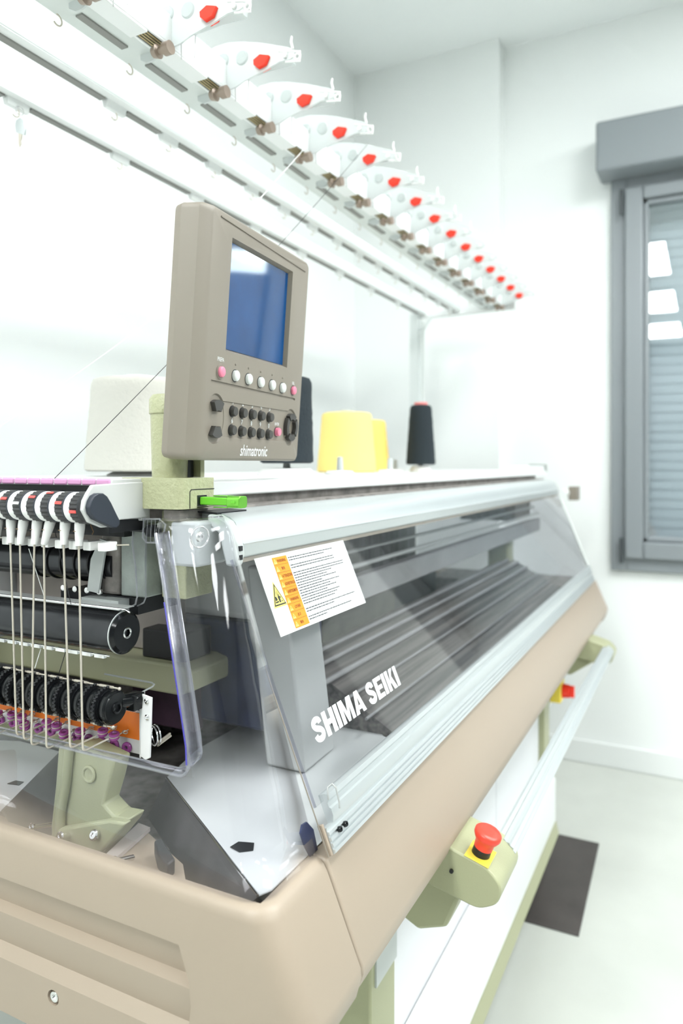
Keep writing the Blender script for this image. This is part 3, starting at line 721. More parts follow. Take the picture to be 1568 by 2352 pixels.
shell = MB().loft([rrect(.012, PW - .006, .006, PH - .006, .012, -.048), rrect(.002, PW - .001, .001, PH - .001, .010, -.044), rrect(-.001, PW, 0, PH, .009, -.034), rrect(-.001, PW, 0, PH, .009, -.0335),
                   rrect(0.000, PW, 0, PH, .009, -.030), rrect(.002, PW, 0, PH, .009, -.010), rrect(.012, PW - .001, .001, PH - .001, .009, -.0025), rrect(.018, PW - .004, .004, PH - .004, .008, 0)], True, True)
sho = shell.build('panel_shell', 'taupe', cp, smooth=28)
scx0, scx1, scy0, scy1 = .068, .239, .145, .2835
def qbox(x0, x1, y0, y1, m0, m1): return MB().obox(Q(x0, y0, m0), ph, pw, pn, x1 - x0, y1 - y0, m1 - m0)
def qfrust(x0, x1, y0, y1, g, m0, m1):
    a = [Q(x0, y0, m0), Q(x1, y0, m0), Q(x1, y1, m0), Q(x0, y1, m0)]; b = [Q(x0 - g, y0 - g, m1), Q(x1 + g, y0 - g, m1), Q(x1 + g, y1 + g, m1), Q(x0 - g, y1 + g, m1)]
    return MB().loft([a, b], True, True)
def qell(cx, cy, rx, ry, m0, m1, n=36, g=0):
    return MB().loft([[Q(cx + rx * cos(2 * pi * i / n), cy + ry * sin(2 * pi * i / n), m0) for i in range(n)], [Q(cx + (rx + g) * cos(2 * pi * i / n), cy + (ry + g) * sin(2 * pi * i / n), m1) for i in range(n)]], True, True)
def qbar(x0, y0, x1, y1, r, m0, m1):
    dx = Vector((x1 - x0, y1 - y0)).normalized(); nx = Vector((-dx.y, dx.x)); pts = []
    for i in range(7): a = -pi / 2 + pi * i / 6; q_ = Vector((x1, y1)) + dx * r * cos(a) + nx * r * sin(a); pts.append(q_)
    for i in range(7): a = pi / 2 + pi * i / 6; q_ = Vector((x0, y0)) + dx * r * cos(a) + nx * r * sin(a); pts.append(q_)
    return MB().loft([[Q(p.x, p.y, m0) for p in pts], [Q(p.x, p.y, m1) for p in pts]], True, True)
cut(sho, [qfrust(scx0, scx1, scy0, scy1, .0035, -.007, .001), qell(.050, .0535, .0225, .0305, -.0022, .0005, g=.002), qell(.2655, .053, .0215, .0265, -.0022, .0005, g=.002),
          qfrust(.055, .262, .0315, .0768, .001, -.0014, .0005), qbar(.036, .1000, .275, .0970, .0016, -.0016, .0005)])
qbox(scx0 + .0005, scx1 - .0005, scy0 + .0005, scy1 - .0005, -.0069, -.0062).build('screen', 'screen_blue', cp, label='blue glossy screen')
MB().obox(Q(scx0 - .0004, scy0, -.0068), ph, pw, pn, .0008, scy1 - scy0, .003).build('screen_gasket', 'black_satin', cp)
qbar(.036, .3045, .284, .2975, .0008, -.0002, .0012).build('top_ridge', 'taupe', cp)
def qbtn(x, y, r, m0, hh, name, m_, ring=True):
    a, b = Q(x, y, m0), Q(x, y, m0 + hh)
    o = MB().lathe(a, b, [(0, r), (hh * .75, r), (hh, r * .86), (hh * 1.02, 0)], 24).build(name, m_, cp, smooth=50)
    if ring: MB().lathe(Q(x, y, m0 - .0002), Q(x, y, m0 + .01), [(0, r + .0012), (.0004, r + .0012), (.0004, r)], 24).build('button_well', 'black_satin', cp)
qell(.0544, .1136, .0098, .0105, -.0005, .0014, g=-.001).build('button_boss', 'taupe', cp)
qbtn(.0544, .1136, .0068, .0008, .0042, 'pink_button', 'pink_button', False)
for i, x in enumerate((.0914, .1263, .161, .1955, .2293)): qbtn(x, .1128 - .0006 * i, .0072, 0, .0045, 'white_button', 'button_white')
qbtn(.2666, .110, .0064, 0, .0042, 'pink_button', 'pink_button')
xs5 = [.0924, .1184, .1445, .1705, .1963]
for i, x in enumerate(xs5):
    qbtn(x, .0658 - .0004 * i, .0066, -.0012, .006, 'number_button', 'button_dark'); qbtn(x, .0409 - .0004 * i, .0066, -.0012, .006, 'number_button', 'button_dark')
qbtn(.2226, .0441, .0062, -.0012, .0058, 'pink_button', 'pink_button')
def arc_key(cx, cy, rx0, rx1, ry0, ry1, a0, a1, name='arrow_button'):
    pts = []; k = 8
    for i in range(k + 1): a = radians(a0 + (a1 - a0) * i / k); pts.append((cx + rx1 * cos(a), cy + ry1 * sin(a)))
    for i in range(k + 1): a = radians(a1 + (a0 - a1) * i / k); pts.append((cx + rx0 * cos(a), cy + ry0 * sin(a)))
    MB().loft([[Q(x, y, -.002) for x, y in pts], [Q(x, y, .0035) for x, y in pts], [Q(cx + (x - cx) * .985, cy + (y - cy) * .985, .0045) for x, y in pts]], True, True).build(name, 'button_dark', cp, smooth=25)
arc_key(.0508, .0535, .0105, .0215, .011, .0245, 57, 123); arc_key(.0508, .0535, .0105, .0215, .011, .0245, 237, 303)
for a in (45, 225): arc_key(.2655, .053, .011, .0185, .0125, .0215, a + 5, a + 85)
for a in (-41, 139): arc_key(.2655, .053, .0118, .0190, .0135, .0225, a + 3, a + 77)
ptx = MB()
text(ptx, 'shimatronic', Q(.1172, .0070, 0), ph, pw, W=.078, Ht=.0155, bold=.012, shear=.18, nrm=pn)
for i, (a, b) in enumerate(zip('12345', '67890')):
    text(ptx, a, Q(xs5[i] + .0005, .0752 - .0004 * i, -.0012), ph, pw, size=.0085, bold=.02, nrm=pn, align='C')
    text(ptx, b, Q(xs5[i] + .0005, .0503 - .0004 * i, -.0012), ph, pw, size=.0085, bold=.02, nrm=pn, align='C')
text(ptx, 'SEL', Q(.2666, .1190, 0), ph, pw, size=.0058, bold=.02, nrm=pn, align='C')
text(ptx, 'ENTER', Q(.2226, .0535, -.0012), ph, pw, W=.0135, Ht=.0042, bold=.01, nrm=pn, align='C')
text(ptx, 'PREPA', Q(.0544, .1268, 0), ph, pw, W=.0155, Ht=.0052, bold=.01, nrm=pn, align='C')
ptx.build('panel_lettering', 'print_white', cp)
dv = MB()
for i, x in enumerate((.0914, .1263, .161, .1955, .2293)): dv.sphere(Q(x, .1275 - .0006 * i, 0), .0016, 8)
dv.build('dimples', 'taupe', cp)
# post + bracket
pcx, pcy = .7316, .617
MB().lathe((pcx, pcy, -.0165), (pcx, pcy, .2), [(0, .0225), (.080, .0245), (.082, .0262), (.100, .0262), (.106, .022), (.108, 0)], 36).build('post', 'green_cast', cp)
MB().lathe((pcx + .016, pcy - .002, -.0165), (pcx + .016, pcy - .002, .1), [(0, .0185), (.06, .0185)], 24).build('post_core', 'black_satin', cp)
MB().box(pcx + .026, pcx + .034, .588, .620, -.0165, .01).build('post_plate', 'green_paint', cp)
MB().box(.715, .752, .596, .606, .02, .07).build('hinge_block', 'green_paint', cp)
br = rounded([(.690, .566), (.7575, .566), (.7575, .66), (.690, .66)], [.014, .002, .002, .002], 6)
bro = MB().pz(br, -.0548, -.0166).build('post_bracket', 'green_cast', cp, label='hammered sage green bracket')
cut(bro, [MB().box(.722, .760, .5635, .575, -.0545, -.0525)])
MB().py([(.7085, -.0545), (.7085, -.034), (.711, -.0315), (.757, -.0315), (.757, -.0305), (.7105, -.0305), (.7075, -.0335), (.7075, -.0545)], .5655, .567).build('access_seam', 'black_satin', cp)
MB().box(.7225, .7415, .5655, .567, -.0520, -.0385).build('port', 'black_satin', cp)
# usb stick
us = thing('usb_stick', 'bright green swivel USB stick plugged into the panel bracket', 'usb stick', (.735, .56, -.046))
MB().box(.7265, .7385, .520, .5655, -.0505, -.0405).build('stick_body', 'usb_green', us, bevel=.0015)
sw_ = rounded([(.7245, -.0535), (.7425, -.0535), (.7425, -.0385), (.7245, -.0385)], .005, 5)
MB().py(sw_, .5045, .5235).build('stick_cap', 'usb_green_metal', us, bevel=.0008)
MB().box(.7275, .7385, .5235, .545, -.0535, -.0522).box(.7275, .7385, .5235, .545, -.0395, -.0382).build('swivel_arms', 'usb_green_metal', us)
MB().box(.7238, .7246, .510, .5165, -.0475, -.0445).build('cap_slot', 'usb_green', us)

# ================================================================== SIDE TENSION UNIT
st = thing('side_tension_unit', 'side yarn tension unit with ribbed wheels, long steel arms and purple eyelets', 'tension unit', (.66, .8, -.2))
hs = MB().box(.640, .706, .627, 1.10, -.0255, -.0175).box(.690, .706, .627, 1.10, -.07, -.0255)
hs.build('housing', 'housing_white', st, bevel=.001)
ep = [P(u, v, y=.625) for u, v in ((213, 1114), (300, 1108), (341, 1107), (343, 1188), (276, 1194), (262, 1209), (235, 1212), (205, 1200), (190, 1172), (193, 1150), (202, 1132))]
MB().ext(ep, (0, .005, 0)).build('end_plate', 'housing_white', st, bevel=.0012)
td = [P(u, v, y=.618) for u, v in rounded([(207, 1130), (242, 1128), (262, 1156), (280, 1198), (268, 1218), (236, 1205), (203, 1190)], [9, 12, 6, 10, 6, 5, 14], 4)] if False else \
     [P(u, v, y=.618) for u, v in ((210, 1150), (216, 1139), (226, 1133), (238, 1133), (247, 1140), (256, 1155), (268, 1180), (276, 1196), (275, 1206), (268, 1213), (260, 1212), (240, 1203), (218, 1192), (209, 1180), (206, 1165))]
MB().ext(td, (0, .010, 0)).build('pivot_cover', 'blue_black', st, bevel=.0012, label='dark rounded pivot cover')
pt = MB()
for k in range(15):
    o = MB().box(.6385, .652, .629 + k * .0237, .6518 + k * .0237, -.0250, -.0172); o.build('eyelet_block', 'pink_ceramic', st, bevel=.002)
slt = MB().box(.6485, .668, .632, 1.1, -.036, -.0256); slt.build('slot_strip', 'black_satin', st)
WXc, WZ = .620, -.0505
MB().cyl((WXc, .6305, WZ), (WXc, .642, WZ), .0195, n=36).build('end_disc', 'black_satin', st)
MB().cyl((WXc, .63, WZ), (WXc, 1.08, WZ), .006).build('wheel_axle', 'chrome', st)
MB().box(.640, .70, .632, 1.08, -.082, -.068).build('pivot_rail', 'black_satin', st)
tops = [(24, 0), (46, 0), (80, 0), (96, 0), (150, 0), (186, 0)][::-1]
bots = [(190, 1726), (161, 1719), (106.5, 1720), (72, 1713), (54.5, 1700), (38, 1690)]
funn = [(181, 1254), (146, 1251), (101, 1250), (79, 1250), (46, 1249), (24, 1247)]
marks = [-12, 18, 62, 38, 12, 28]
for k in range(9):
    y0 = .6435 + .0237 * k
    wb = MB().gear((WXc, y0, WZ), (WXc, y0 + .0125, WZ), .0190, .0176, 22).build('tension_wheel', 'charcoal_rib', st, bevel=.0006, smooth=30)
    MB().cyl((WXc, y0 - .0015, WZ), (WXc, y0, WZ), .0188, n=36).build('wheel_flange', 'blue_black', wb)
    if k < 6:
        a = radians(180 - marks[k]); c = Vector((WXc + .0186 * cos(a), y0 + .0062, WZ + .0186 * sin(a)))
        MB().obox(c - Vector((0, .0055, 0)) - Vector((sin(a), 0, -cos(a))) * .0018, (0, 1, 0), (sin(a), 0, -cos(a)), (cos(a), 0, sin(a)), .011, .0036, .0012).build('index_mark', 'marker_red' if k != 4 else 'print_white', wb, bevel=.0006)
    # white arm
    yk = y0 + .0170
    arm = MB()
    n = 20; outer, inner = [], []
    for i in range(n + 1):
        a = radians(75 + 215 * i / n)
        outer.append((WXc + .0182 * cos(a), WZ + .0182 * sin(a))); inner.append((WXc + .009 * cos(a), WZ + .009 * sin(a)))
    arm.py(outer + inner[::-1], y0 + .0126, y0 + .0218)
    if k < 6: fx, fz = P(funn[k][0], funn[k][1], y=yk).x, P(funn[k][0], funn[k][1], x=WXc).z; ft = P(funn[k][0], funn[k][1], x=WXc)
    else: ft = Vector((WXc, yk, -.094))
    tp = Vector((WXc + .003, yk, WZ - .0135))
    arm.lathe(tp, ft, [(0, .0042), (.006, .0062), (.012, .0060), ((ft - tp).length, .0038)], 16)
    ao = arm.build('tension_arm', 'white_plastic', st, smooth=50)
    if k < 6:
        bt = P(*bots[k], x=WXc - .004 + .0)
        e = bt + Vector((.042, .002, .0)); path = [ft, ft.lerp(bt, .5)]
        for j in range(6):
            t = j / 5; path.append((bt + (ft - bt).normalized() * .006 * (1 - t)).lerp(bt + Vector((.006 * t, 0, 0)), t))
        path.append(e)
    else:
        bt = Vector((WXc, yk - .004, -.34)); path = [ft, bt, bt + Vector((.042, 0, 0))]
    MB().tube(path, .00125, 8).build('arm_rod', 'rod_steel', ao)
    if k < 6:
        pp = tp.lerp(ft, .45)
        MB().tube([pp + Vector((-.006, .004, 0)), pp + Vector((-.008, -.002, 0))], .0004, 6).tube([tp + Vector((.008, -.004, .0)), tp + Vector((.011, -.010, -.016)), tp + Vector((.009, -.010, -.019))], .0005, 6).build('spring_wire', 'amber_wire', ao)
for k in range(8):
    y = .628 + k * .0237; c = MB().box(.630, .650, y, y + .012, -.1025, -.0920)
    c.build('guide_clip', 'white_plastic', st, bevel=.001)
    MB().torus((.645, y + .014, -.0965), (0, .25, 1), .006, .0008, 16, 6).build('clip_wire', 'rod_steel', st)
MB().tube([(.648, 1.05, -.0965), (.648, .632, -.0965), (.652, .612, -.0955)], .0009).build('guide_wire', 'rod_steel', st)
# upper gearbox
MB().cyl((.735, .70, -.135), (.735, 1.05, -.135), .0245, n=36).build('gear_motor', 'black_steel', st)
gm = MB()
for k in range(6): gm.cyl((.735, .712 + k * .026, -.135), (.735, .715 + k * .026, -.135), .0265, n=30)
gm.build('motor_rings', 'black_satin', st)
MB().box(.742, .80, .600, .640, -.175, -.060).build('rear_bracket', 'green_cast', st, bevel=.002)
mg = MB().box(.715, .80, .642, .685, -.172, -.075).build('gear_housing', 'machine_grey', st, bevel=.002)
MB().box(.715, .76, .6875, .72, -.172, -.080).build('gear_housing', 'grime_grey', st, bevel=.004)
MB().box(.72, .80, .66, .80, -.196, -.174).build('housing_base', 'black_satin', st)
MB().box(.700, .74, .665, 1.0, -.093, -.078).build('gear_plate', 'black_satin', st)
MB().cyl((.70, .62, -.083), (.70, .80, -.078), .003).cyl((.70, .612, -.083), (.70, .624, -.083), .008).build('lock_knob', 'black_satin', st)
MB().ext([(.705, .715, -.170), (.705, .700, -.100), (.705, .712, -.098), (.705, .728, -.125), (.705, .735, -.168)], (.003, 0, 0)).build('lever_plate', 'tag_grey', st)
MB().box(.70, .72, .675, .74, -.196, -.176).build('clear_plate', 'tag_grey', st)
for k in range(4):
    c = Vector((.709, .715 + k * .022, -.168)); MB().cyl(c, c - EX * .003, .004).build('screw', 'chrome', st)
# roller
RX, RZ = .6815, -.2097
ro = MB().cyl((RX, .6485, RZ), (RX, 1.10, RZ), .0255, n=48).build('take_up_roller', 'black_steel', st, label='glossy black roller')
MB().cyl((RX, .6475, RZ), (RX, .649, RZ), .0268, n=48).build('roller_flange', 'tag_grey', ro)
MB().lathe((RX, .6475, RZ), (RX, .60, RZ), [(0, .0255), (.0015, .0265), (.005, .0225), (.0052, .006), (.003, .005), (.003, 0)], 48).build('roller_cap', 'black_gloss', ro)
MB().torus((RX, .6422, RZ), (0, 1, 0), .0058, .0014).build('cap_socket', 'chrome', ro)
MB().box(.672, .70, .648, 1.1, -.1805, -.1795).build('scraper_plate', 'sheet_grey', st)
MB().tube([(.676, 1.1, -.1795), (.676, .64, -.1795), (.678, .634, -.183)], .0014).build('scraper_wire', 'chrome', st)
cm = MB().tube([(.664, 1.1, -.236), (.664, .655, -.236)], .0011)
for k in range(19): cm.box(.662, .667, .662 + k * .0225, .678 + k * .0225, -.2395, -.2355)
cm.build('comb_strip', 'chrome', st)
# lower feed wheels
LX, LZ = .661, -.2965
lo = MB().cyl((LX, .6405, LZ), (LX, 1.08, LZ), .0165, n=32).build('feed_shaft', 'black_gloss', st)
for k in range(15):
    y = .6415 + k * .0215
    fw = MB().lathe((LX, y, LZ), (LX, 2, LZ), [(0, .0195), (.002, .0208), (.005, .0205), (.0055, .0185), (.0095, .0185), (.010, .0205), (.0125, .0200)], 36).build('feed_wheel', 'black_gloss', st)
    MB().gear((LX, y + .0135, LZ), (LX, y + .0175, LZ), .0240, .0222, 30).build('toothed_ring', 'black_satin', fw)
MB().lathe((LX, .642, LZ), (LX, .6, LZ), [(0, .019), (.002, .018), (.0022, .0075), (.004, .0070), (.0045, .0045), (.002, .004), (.002, 0)], 36).build('hub_cap', 'black_gloss', lo)
for a in (78, 255):
    ax, az = LX + .0225 * cos(radians(a)), LZ + .0225 * sin(radians(a))
    tb = MB()
    for k in range(9): tb.cyl((ax, .650 + k * .043, az), (ax, .672 + k * .043, az), .0019, n=10)
    tb.cyl((ax, .641, az), (ax, 1.05, az), .0012, n=8).sphere((ax, .640, az), .0023, 10).build('tie_bar', 'rod_steel', st)
MB().cyl((.672, .647, -.2935), (.700, .640, -.2965), .0085).box(.685, .704, .634, .650, -.308, -.288).build('wheel_arm', 'black_gloss', st, bevel=.001)
# orange strip, white strip, eyelets
MB().box(.7055, .707, .640, 1.08, -.352, -.318).build('orange_strip', 'orange_film', st)
MB().box(.7075, .710, .630, 1.08, -.371, -.316).build('eyelet_rail', 'white_plastic', st, bevel=.0005)
MB().px([(.6185, -.292), (.6385, -.289), (.6385, -.368), (.629, -.372), (.6215, -.368)], .699, .7015).box(.699, .7075, .6365, .639, -.371, -.289).build('end_bracket', 'white_plastic', st, bevel=.0008)
for u, v in ((337, 1610), (338, 1647)):
    c = P(u, v, x=.699); MB().lathe(c, c - EX * .004, [(0, .0036), (.0015, .0034), (.0025, .002), (.0025, .001), (.0018, 0)], 14).build('screw', 'chrome', st)
for k in range(14):
    e = P(291 - k * 29.0, 1717 - k * 6.3, x=.7045)
    MB().torus(e, (1, .12, 0), .0046, .0026, 20, 10).build('eyelet_ring', 'purple_ceramic', st)
for k, (u, v) in enumerate(((262, 1690), (236, 1681), (184, 1681), (147, 1686), (130, 1668), (107, 1660), (55, 1664), (50, 1648), (28, 1642), (-5, 1640))):
    c = P(u, v, x=.690)
    pl_ = MB().torus(c + Vector((0, 0, .002)), (-.15, -.1, 1), .0048, .0021, 20, 8).torus(c - Vector((0, 0, .0025)), (-.15, -.1, 1), .0044, .0021, 20, 8).build('eyelet_pulley', 'purple_ceramic', st)
    MB().torus(c, (-.15, -.1, 1), .0058, .0009, 20, 6).tube([c + Vector((.004, -.003, 0)), c + Vector((.010, -.007, .003)), c + Vector((.0165, -.0095, .004))], .0008, 6).torus(c + Vector((.010, -.009, .003)), (0, -.4, 1), .0032, .0008, 12, 6).build('pulley_wire', 'rod_steel', pl_)
cl = P(352, 1690, x=.712)
MB().torus(cl, (1, -.4, 0), .012, .0011, 24, 6).torus(cl + Vector((.004, -.001, 0)), (1, -.4, 0), .0125, .0011, 24, 6).build('coil_spring', 'chrome', st)
MB().tube([P(362, 1712, x=.73), P(392, 1690, x=.76)], .0016).tube([P(362, 1706, x=.73), P(390, 1685, x=.76)], .0016).build('spring_rod', 'rod_steel', st)
MB().tube([P(311, 1598, x=.72), P(350, 1577, x=.74), P(354, 1572, x=.745), P(348, 1568, x=.75), P(240, 1548, x=.76)], .0012).build('wire_guard', 'tag_grey', st)

# ================================================================== YARN CREEL
yc = thing('yarn_creel', 'white overhead yarn creel frame of long rails above the machine', 'creel', (1.8, 1.1, -.022))
X0, X1 = .42, 2.97
for y in (1.10, .95):
    rb = MB().px([(y - .016, .655), (y + .016, .655), (y + .016, .662), (y + .016, .688), (y - .012, .688), (y - .0165, .674)], X0, X1).build('rail', 'creel_pale', yc, bevel=.002)
    MB().box(X0, X1, y - .0158, y + .002, .6535, .6548).build('rail_lip', 'white_steel', rb)
    n = 0; x = .985 if y < 1 else .897
    step = .1475 if y < 1 else .257
    prev = X0; xx = x
    while xx < X1 + .1:
        a, b = prev, min(xx - .028, X1)
        if b > a: MB().box(a, b, y + .002, y + .0165, .6505, .6548).build('slot_insert', 'slot_grey', rb, bevel=.001)
        if xx < X1 - .03:
            MB().px([(y + .001, .6548), (y + .017, .6548), (y + .013, .640), (y + .004, .640)], xx - .024, xx + .024).build('hook_block', 'white_steel', rb, bevel=.002)
            MB().tube([Vector((xx - .002, y + .008, .642)) + Vector((.008 * sin(t) - .0, 0, -.008 + .008 * cos(t))) for t in [radians(q) for q in range(-30, 250, 20)]], .0011, 6).build('hook', 'rod_steel', rb)
        prev = xx + .028; xx += step
bm_ = MB().box(X0, X1, .750, .845, .655, .700).build('tensioner_beam', 'creel_grey', yc, bevel=.002, label='pale grey beam carrying the tensioners')
MB().box(X0, X1, .7425, .746, .650, .655).box(X0, X1, .771, .776, .650, .655).build('beam_lip', 'white_steel', bm_, bevel=.001)
MB().box(X0, X1, .7425, .7498, .655, .70).build('beam_face', 'white_steel', bm_)
gs = MB()
for k in range(4): gs.box(X0, X1, .7475 + k * .0055, .7502 + k * .0055, .6495, .6516)
gs.build('contact_strips', 'brass', bm_)
MB().box(X0, X1, .7465, .7690, .6505, .6514).build('contact_bed', 'window_dark', bm_)
SP = .1455
for k in range(-4, 14):
    x = 1.02 + k * SP
    MB().box(x + .035, x + .128, .806, .819, .6522, .655).build('slot_insert', 'slot_grey', bm_)
    if k < 13:
        MB().tube([Vector((x + .017, .836, .651)) + Vector((.008 * sin(t), 0, -.008 + .008 * cos(t))) for t in [radians(q) for q in range(-10, 250, 20)]], .0012, 6).build('hook', 'rod_steel', bm_)
MB().box(X1, X1 + .03, .70, 1.16, .640, .692).build('end_bar', 'white_steel', yc, bevel=.002)
MB().box(X1 - .02, X1 + .02, 1.115, 1.155, -.022, .655).build('post', 'creel_pale', yc, bevel=.003)
MB().cyl((X1 - .03, 1.09, -.022), (X1 - .03, 1.09, .62), .006).build('tie_rod', 'creel_grey', yc)
MB().tube([(X1, 1.12, .56), (X1, 1.06, .645)], .008).build('brace', 'creel_pale', yc)
MB().box(.43, .47, 1.115, 1.155, -1.35, .655).build('post', 'creel_pale', yc)

# tensioners
def tensioner():
    t = thing('yarn_tensioner', 'x', 'yarn tensioner', (1.03, .80, .655), 'yarn tensioners along the creel beam')
    X = 1.03
    pt_ = [(437, 152), (437, 122), (449, 118), (470, 122), (492, 108), (520, 98), (560, 95), (600, 98), (625, 102), (660, 108), (672, 112), (676, 128), (664, 136), (640, 142), (610, 160), (560, 186), (540, 200), (505, 214), (480, 234), (468, 238), (454, 232), (452, 190), (437, 180)]
    def yz(u, v): q_ = P(u, v, x=X); return (q_.y, q_.z)
    MB().px([yz(*q_) for q_ in pt_], X, X + .003).build('side_frame', 'tensioner_white', t)
    MB().px([yz(*q_) for q_ in ((437, 180), (437, 122), (449, 118), (460, 122), (466, 186), (452, 192))], X + .003, X + .045).build('mount_block', 'tensioner_white', t, bevel=.002)
    dome = [(480, 160), (482, 120), (505, 103), (545, 95), (590, 95), (628, 101), (655, 108), (655, 128), (600, 140), (540, 160)]
    MB().px([yz(*q_) for q_ in dome], X + .003, X + .036).build('clear_housing', 'milky_clear', t, bevel=.002)
    for u, v in ((512, 140), (556, 133)):
        c = P(u, v, x=X); MB().lathe(c - EX * .004, c + EX * .02, [(0, .004), (.001, .011), (.003, .0125), (.005, .0125)], 24).build('tension_disc', 'milky_clear', t)
    c = P(468, 190, x=X); MB().cyl(c - EX * .003, c + EX * .002, .006).build('screw', 'rod_steel', t)
    lens = [(585, 141), (600, 128), (621, 130), (613, 151), (596, 160), (586, 152)]
    MB().px([yz(*q_) for q_ in lens], X - .006, X + .012).build('red_lens', 'red_plastic', t, bevel=.001)
    c = P(655, 128, x=X); MB().cyl(c - EX * .004, c + EX * .012, .0045).build('guide_eye', 'white_plastic', t)
    c = P(683, 130, x=X); MB().torus(c, (1, 0, 0), .005, .002, 16, 8).tube([P(672, 112, x=X), P(668, 96, x=X), P(670, 84, x=X)], .0022, 6).build('tip_guide', 'white_plastic', t)
    MB().tube([P(640, 118, x=X), P(690, 118, x=X), P(689, 140, x=X), P(655, 142, x=X)], .0016, 6).build('tip_loop', 'white_plastic', t)
    MB().box(X + .001, X + .092, .7430, .7765, .6455, .6498).build('base_clip', 'white_steel', t, bevel=.001)
    c = P(500, 216, z=.636); MB().lathe(c + Vector((0, .014, 0)), c - Vector((0, .022, 0)), [(0, .008), (.010, .011), (.012, .006), (.020, .006), (.022, .010), (.034, .010)], 20).build('spring_drum', 'brown_coil', t)
    MB().tube([P(540, 190, x=X + .01), P(541, 232, x=X + .01)], .0009, 6).build('wire_arm', 'aluminium_dull', t)
    MB().tube([P(566, 180, x=X + .01), P(571, 182, x=X + .01), P(569, 230, x=X + .01)], .0009, 6).build('wire_arm', 'aluminium_dull', t)
    return t
ordw = ['third', 'fourth', 'fifth', 'sixth', 'seventh', 'eighth', 'ninth', 'tenth', 'eleventh', 'twelfth', 'thirteenth', 'fourteenth', 'fifteenth']
t0 = tensioner()
t0['label'] = 'white yarn tensioner with red lens, third from the camera on the creel beam'
dup(t0, (-SP, 0, 0), 'white yarn tensioner with large red lens at the top edge, second from the camera')
dup(t0, (-2 * SP, 0, 0), 'white yarn tensioner mostly above the top edge of the photo, nearest the camera')
for k in range(1, 14):
    dup(t0, (k * SP, 0, 0), 'smallest white yarn tensioner with red lens, last at the far end of the beam' if k == 13 else 'white yarn tensioner with red lens, %s from the camera on the creel beam' % (ordw + ['sixteenth'])[k])
# keys
kp = P(45, 262, x=.897)
kk = thing('key_ring', 'small silver key hanging from a creel rail hook at upper left', 'keys', (kp.x, kp.y, kp.z))
MB().torus(kp + Vector((0, 0, .006)), (.2, 1, 0), .0075, .0009, 20, 6).build('ring', 'chrome', kk)
kf = [P(u, v, x=.897) for u, v in ((36, 276), (45, 270), (54, 276), (58, 296), (56, 310), (36, 304), (34, 288))]
MB().ext(kf, (.003, 0, 0)).build('key_bow', 'aluminium', kk, bevel=.0006)
MB().ext([P(u, v, x=.898) for u, v in ((42, 304), (50, 306), (49, 318), (47, 322), (48, 330), (44, 338), (42, 330))], (.002, 0, 0)).build('key_blade', 'rod_steel', kk)

# ================================================================== YARN CONES
def cone(name, label, cat, u, x, y, zb, rb, rt, h, m, tube_m, tube_r, lean=0):
    t = thing(name, label, cat, (x, y, zb), 'yarn cones on the machine table')
    r = .006
    prof = [(0, rb - .006), (.003, rb), (.012, rb)]
    for i in range(1, 15): prof.append((.012 + (h - .024) * i / 15, rb + (rt - rb) * i / 15 + random.uniform(-.0006, .0006)))
    prof += [(h - .010, rt), (h - .002, rt - .004), (h, rt - .010), (h, tube_r)]
    MB().lathe((x, y, zb), (x, y, zb + 1), prof, 48).build('yarn', m, t, smooth=60)
    MB().lathe((x, y, zb + h - .01), (x, y, zb + 1), [(0, tube_r), (.018, tube_r * .95), (.018, tube_r * .8)], 24).build('core', tube_m, t)
    return t
def holder(x, y, r, h, label):
    t = thing('cone_holder', label, 'cone holder', (x, y, -.022), 'cone holders on the machine table')
    MB().lathe((x, y, -.0219), (x, y, 1), [(0, r), (.003, r), (h, r * .8), (h + .001, r * .3)], 32).build('base', 'white_plastic', t)
    MB().lathe((x, y, -.0219 + h), (x, y, 1), [(0, .008), (.03, .006), (.032, 0)], 16).build('spike', 'tag_grey', t)
    return t
holder(1.060, .968, .06, .009, 'round white cone holder under the large cream cone')
cone('yarn_cone', 'large cream yarn cone standing behind the control panel post', 'yarn cone', 0, 1.060, .968, -.0125, .100, .088, .174, 'yarn_cream', 'white_plastic', .03)
holder(1.245, .751, .06, .014, 'round white cone holder under the tall black cone behind the screen')
cone('yarn_cone', 'tall black yarn cone partly hidden behind the right edge of the control panel', 'yarn cone', 0, 1.245, .751, .0025, .0535, .050, .172, 'yarn_black', 'white_plastic', .02)
cone('yarn_cone', 'wide yellow yarn cone in front of the other yellow one', 'yarn cone', 0, 1.882, .932, -.0219, .086, .073, .172, 'yarn_yellow_pale', 'tag_grey', .02)
cone('yarn_cone', 'yellow yarn cone half hidden behind the wider yellow cone', 'yarn cone', 0, 2.13, .987, -.0219, .079, .066, .165, 'yarn_yellow', 'tag_grey', .014)
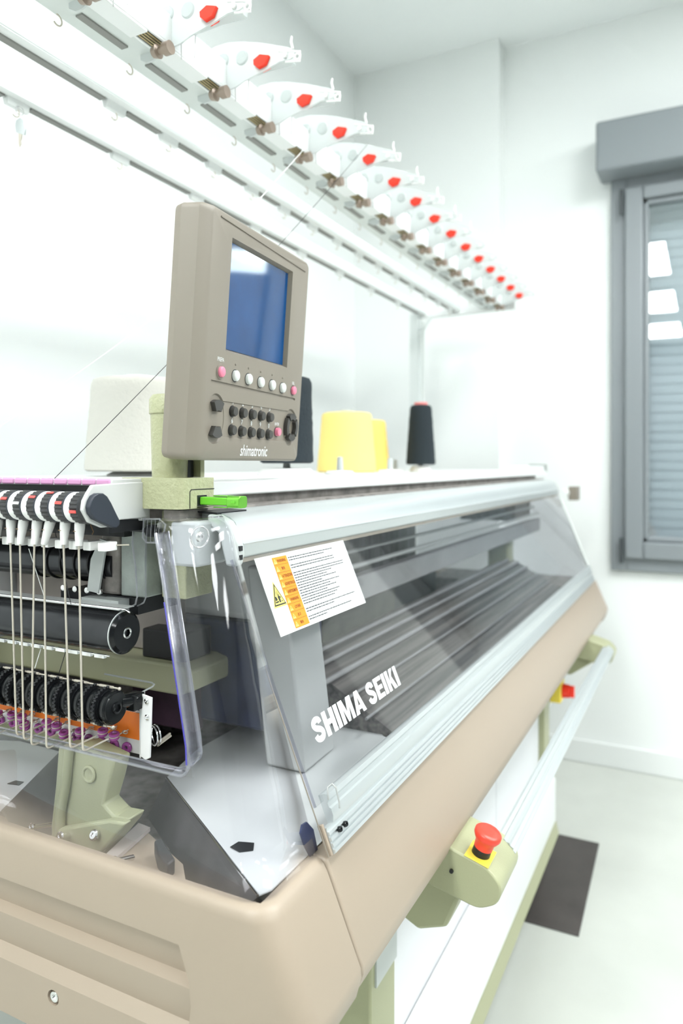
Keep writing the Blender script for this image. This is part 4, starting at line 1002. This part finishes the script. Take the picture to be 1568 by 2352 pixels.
holder(2.168, .81, .036, .018, 'round white cone holder under the thin black cone')
cone('yarn_cone', 'slim tapered black yarn cone with a pink core tip, beside the creel post', 'yarn cone', 0, 2.168, .81, -.0005, .0465, .0345, .190, 'yarn_black', 'cone_pink', .022)
for x, y, lb in ((1.75, .74, 'bare white cone holder left of the yellow cones'), (2.25, .93, 'bare white cone holder between the yellow cone and slim black cone'), (1.42, .72, 'bare white cone holder right of the control panel')):
    holder(x, y, .034, .008, lb)

# ================================================================== THREADS
def thread(a, b, sag, m, label, r=.0005):
    pts = [Vector(a).lerp(Vector(b), i / 12) - Vector((0, 0, sag * 4 * (i / 12) * (1 - i / 12))) for i in range(13)]
    tag(MB().tube(pts, r, 5).build('thread', m), label, 'thread', 'threads from the creel')
e0 = P(125, 1101, x=.642)
thread(P(845, 330, y=.64), e0 + Vector((0, 0, .001)), .012, 'thread_black', 'thin black thread slanting from the creel behind the screen to the pink eyelets', .0005)
thread(P(352, 60, x=.88), P(236, 336, x=1.15), .0, 'thread_white', 'white thread crossing the creel rails at upper left', .0008)
thread(P(700, 340, y=.72), P(560, 498, x=1.0), .0, 'thread_white', 'white thread running from a tensioner down behind the screen', .0008)
thread(P(390, 700, y=1.0), P(0, 980, x=.66), .004, 'thread_white', 'faint white thread at left below the creel', .0004)
thread(P(130, 1110, x=.66), P(128, 1180, x=.70), 0, 'thread_black', 'short black thread dropping behind the ribbed wheels', .0005)
thread(P(122, 1200, x=.655), P(163, 1388, x=.67), 0, 'thread_black', 'black thread running down to the glossy roller', .0005)
thread(P(66, 1260, x=.655), P(105, 1380, x=.67), 0, 'thread_white', 'white thread running down to the glossy roller', .0006)
thread(P(151, 1496, x=.668), P(136, 1545, x=.665), 0, 'thread_black', 'black thread between the roller and the toothed wheels', .0005)
thread(P(94, 1490, x=.668), P(80, 1535, x=.665), 0, 'thread_white', 'white thread between the roller and the toothed wheels', .0006)
thread(P(136, 1640, x=.665), P(137, 1668, x=.68), 0, 'thread_black', 'black thread ending at a purple pulley', .0005)
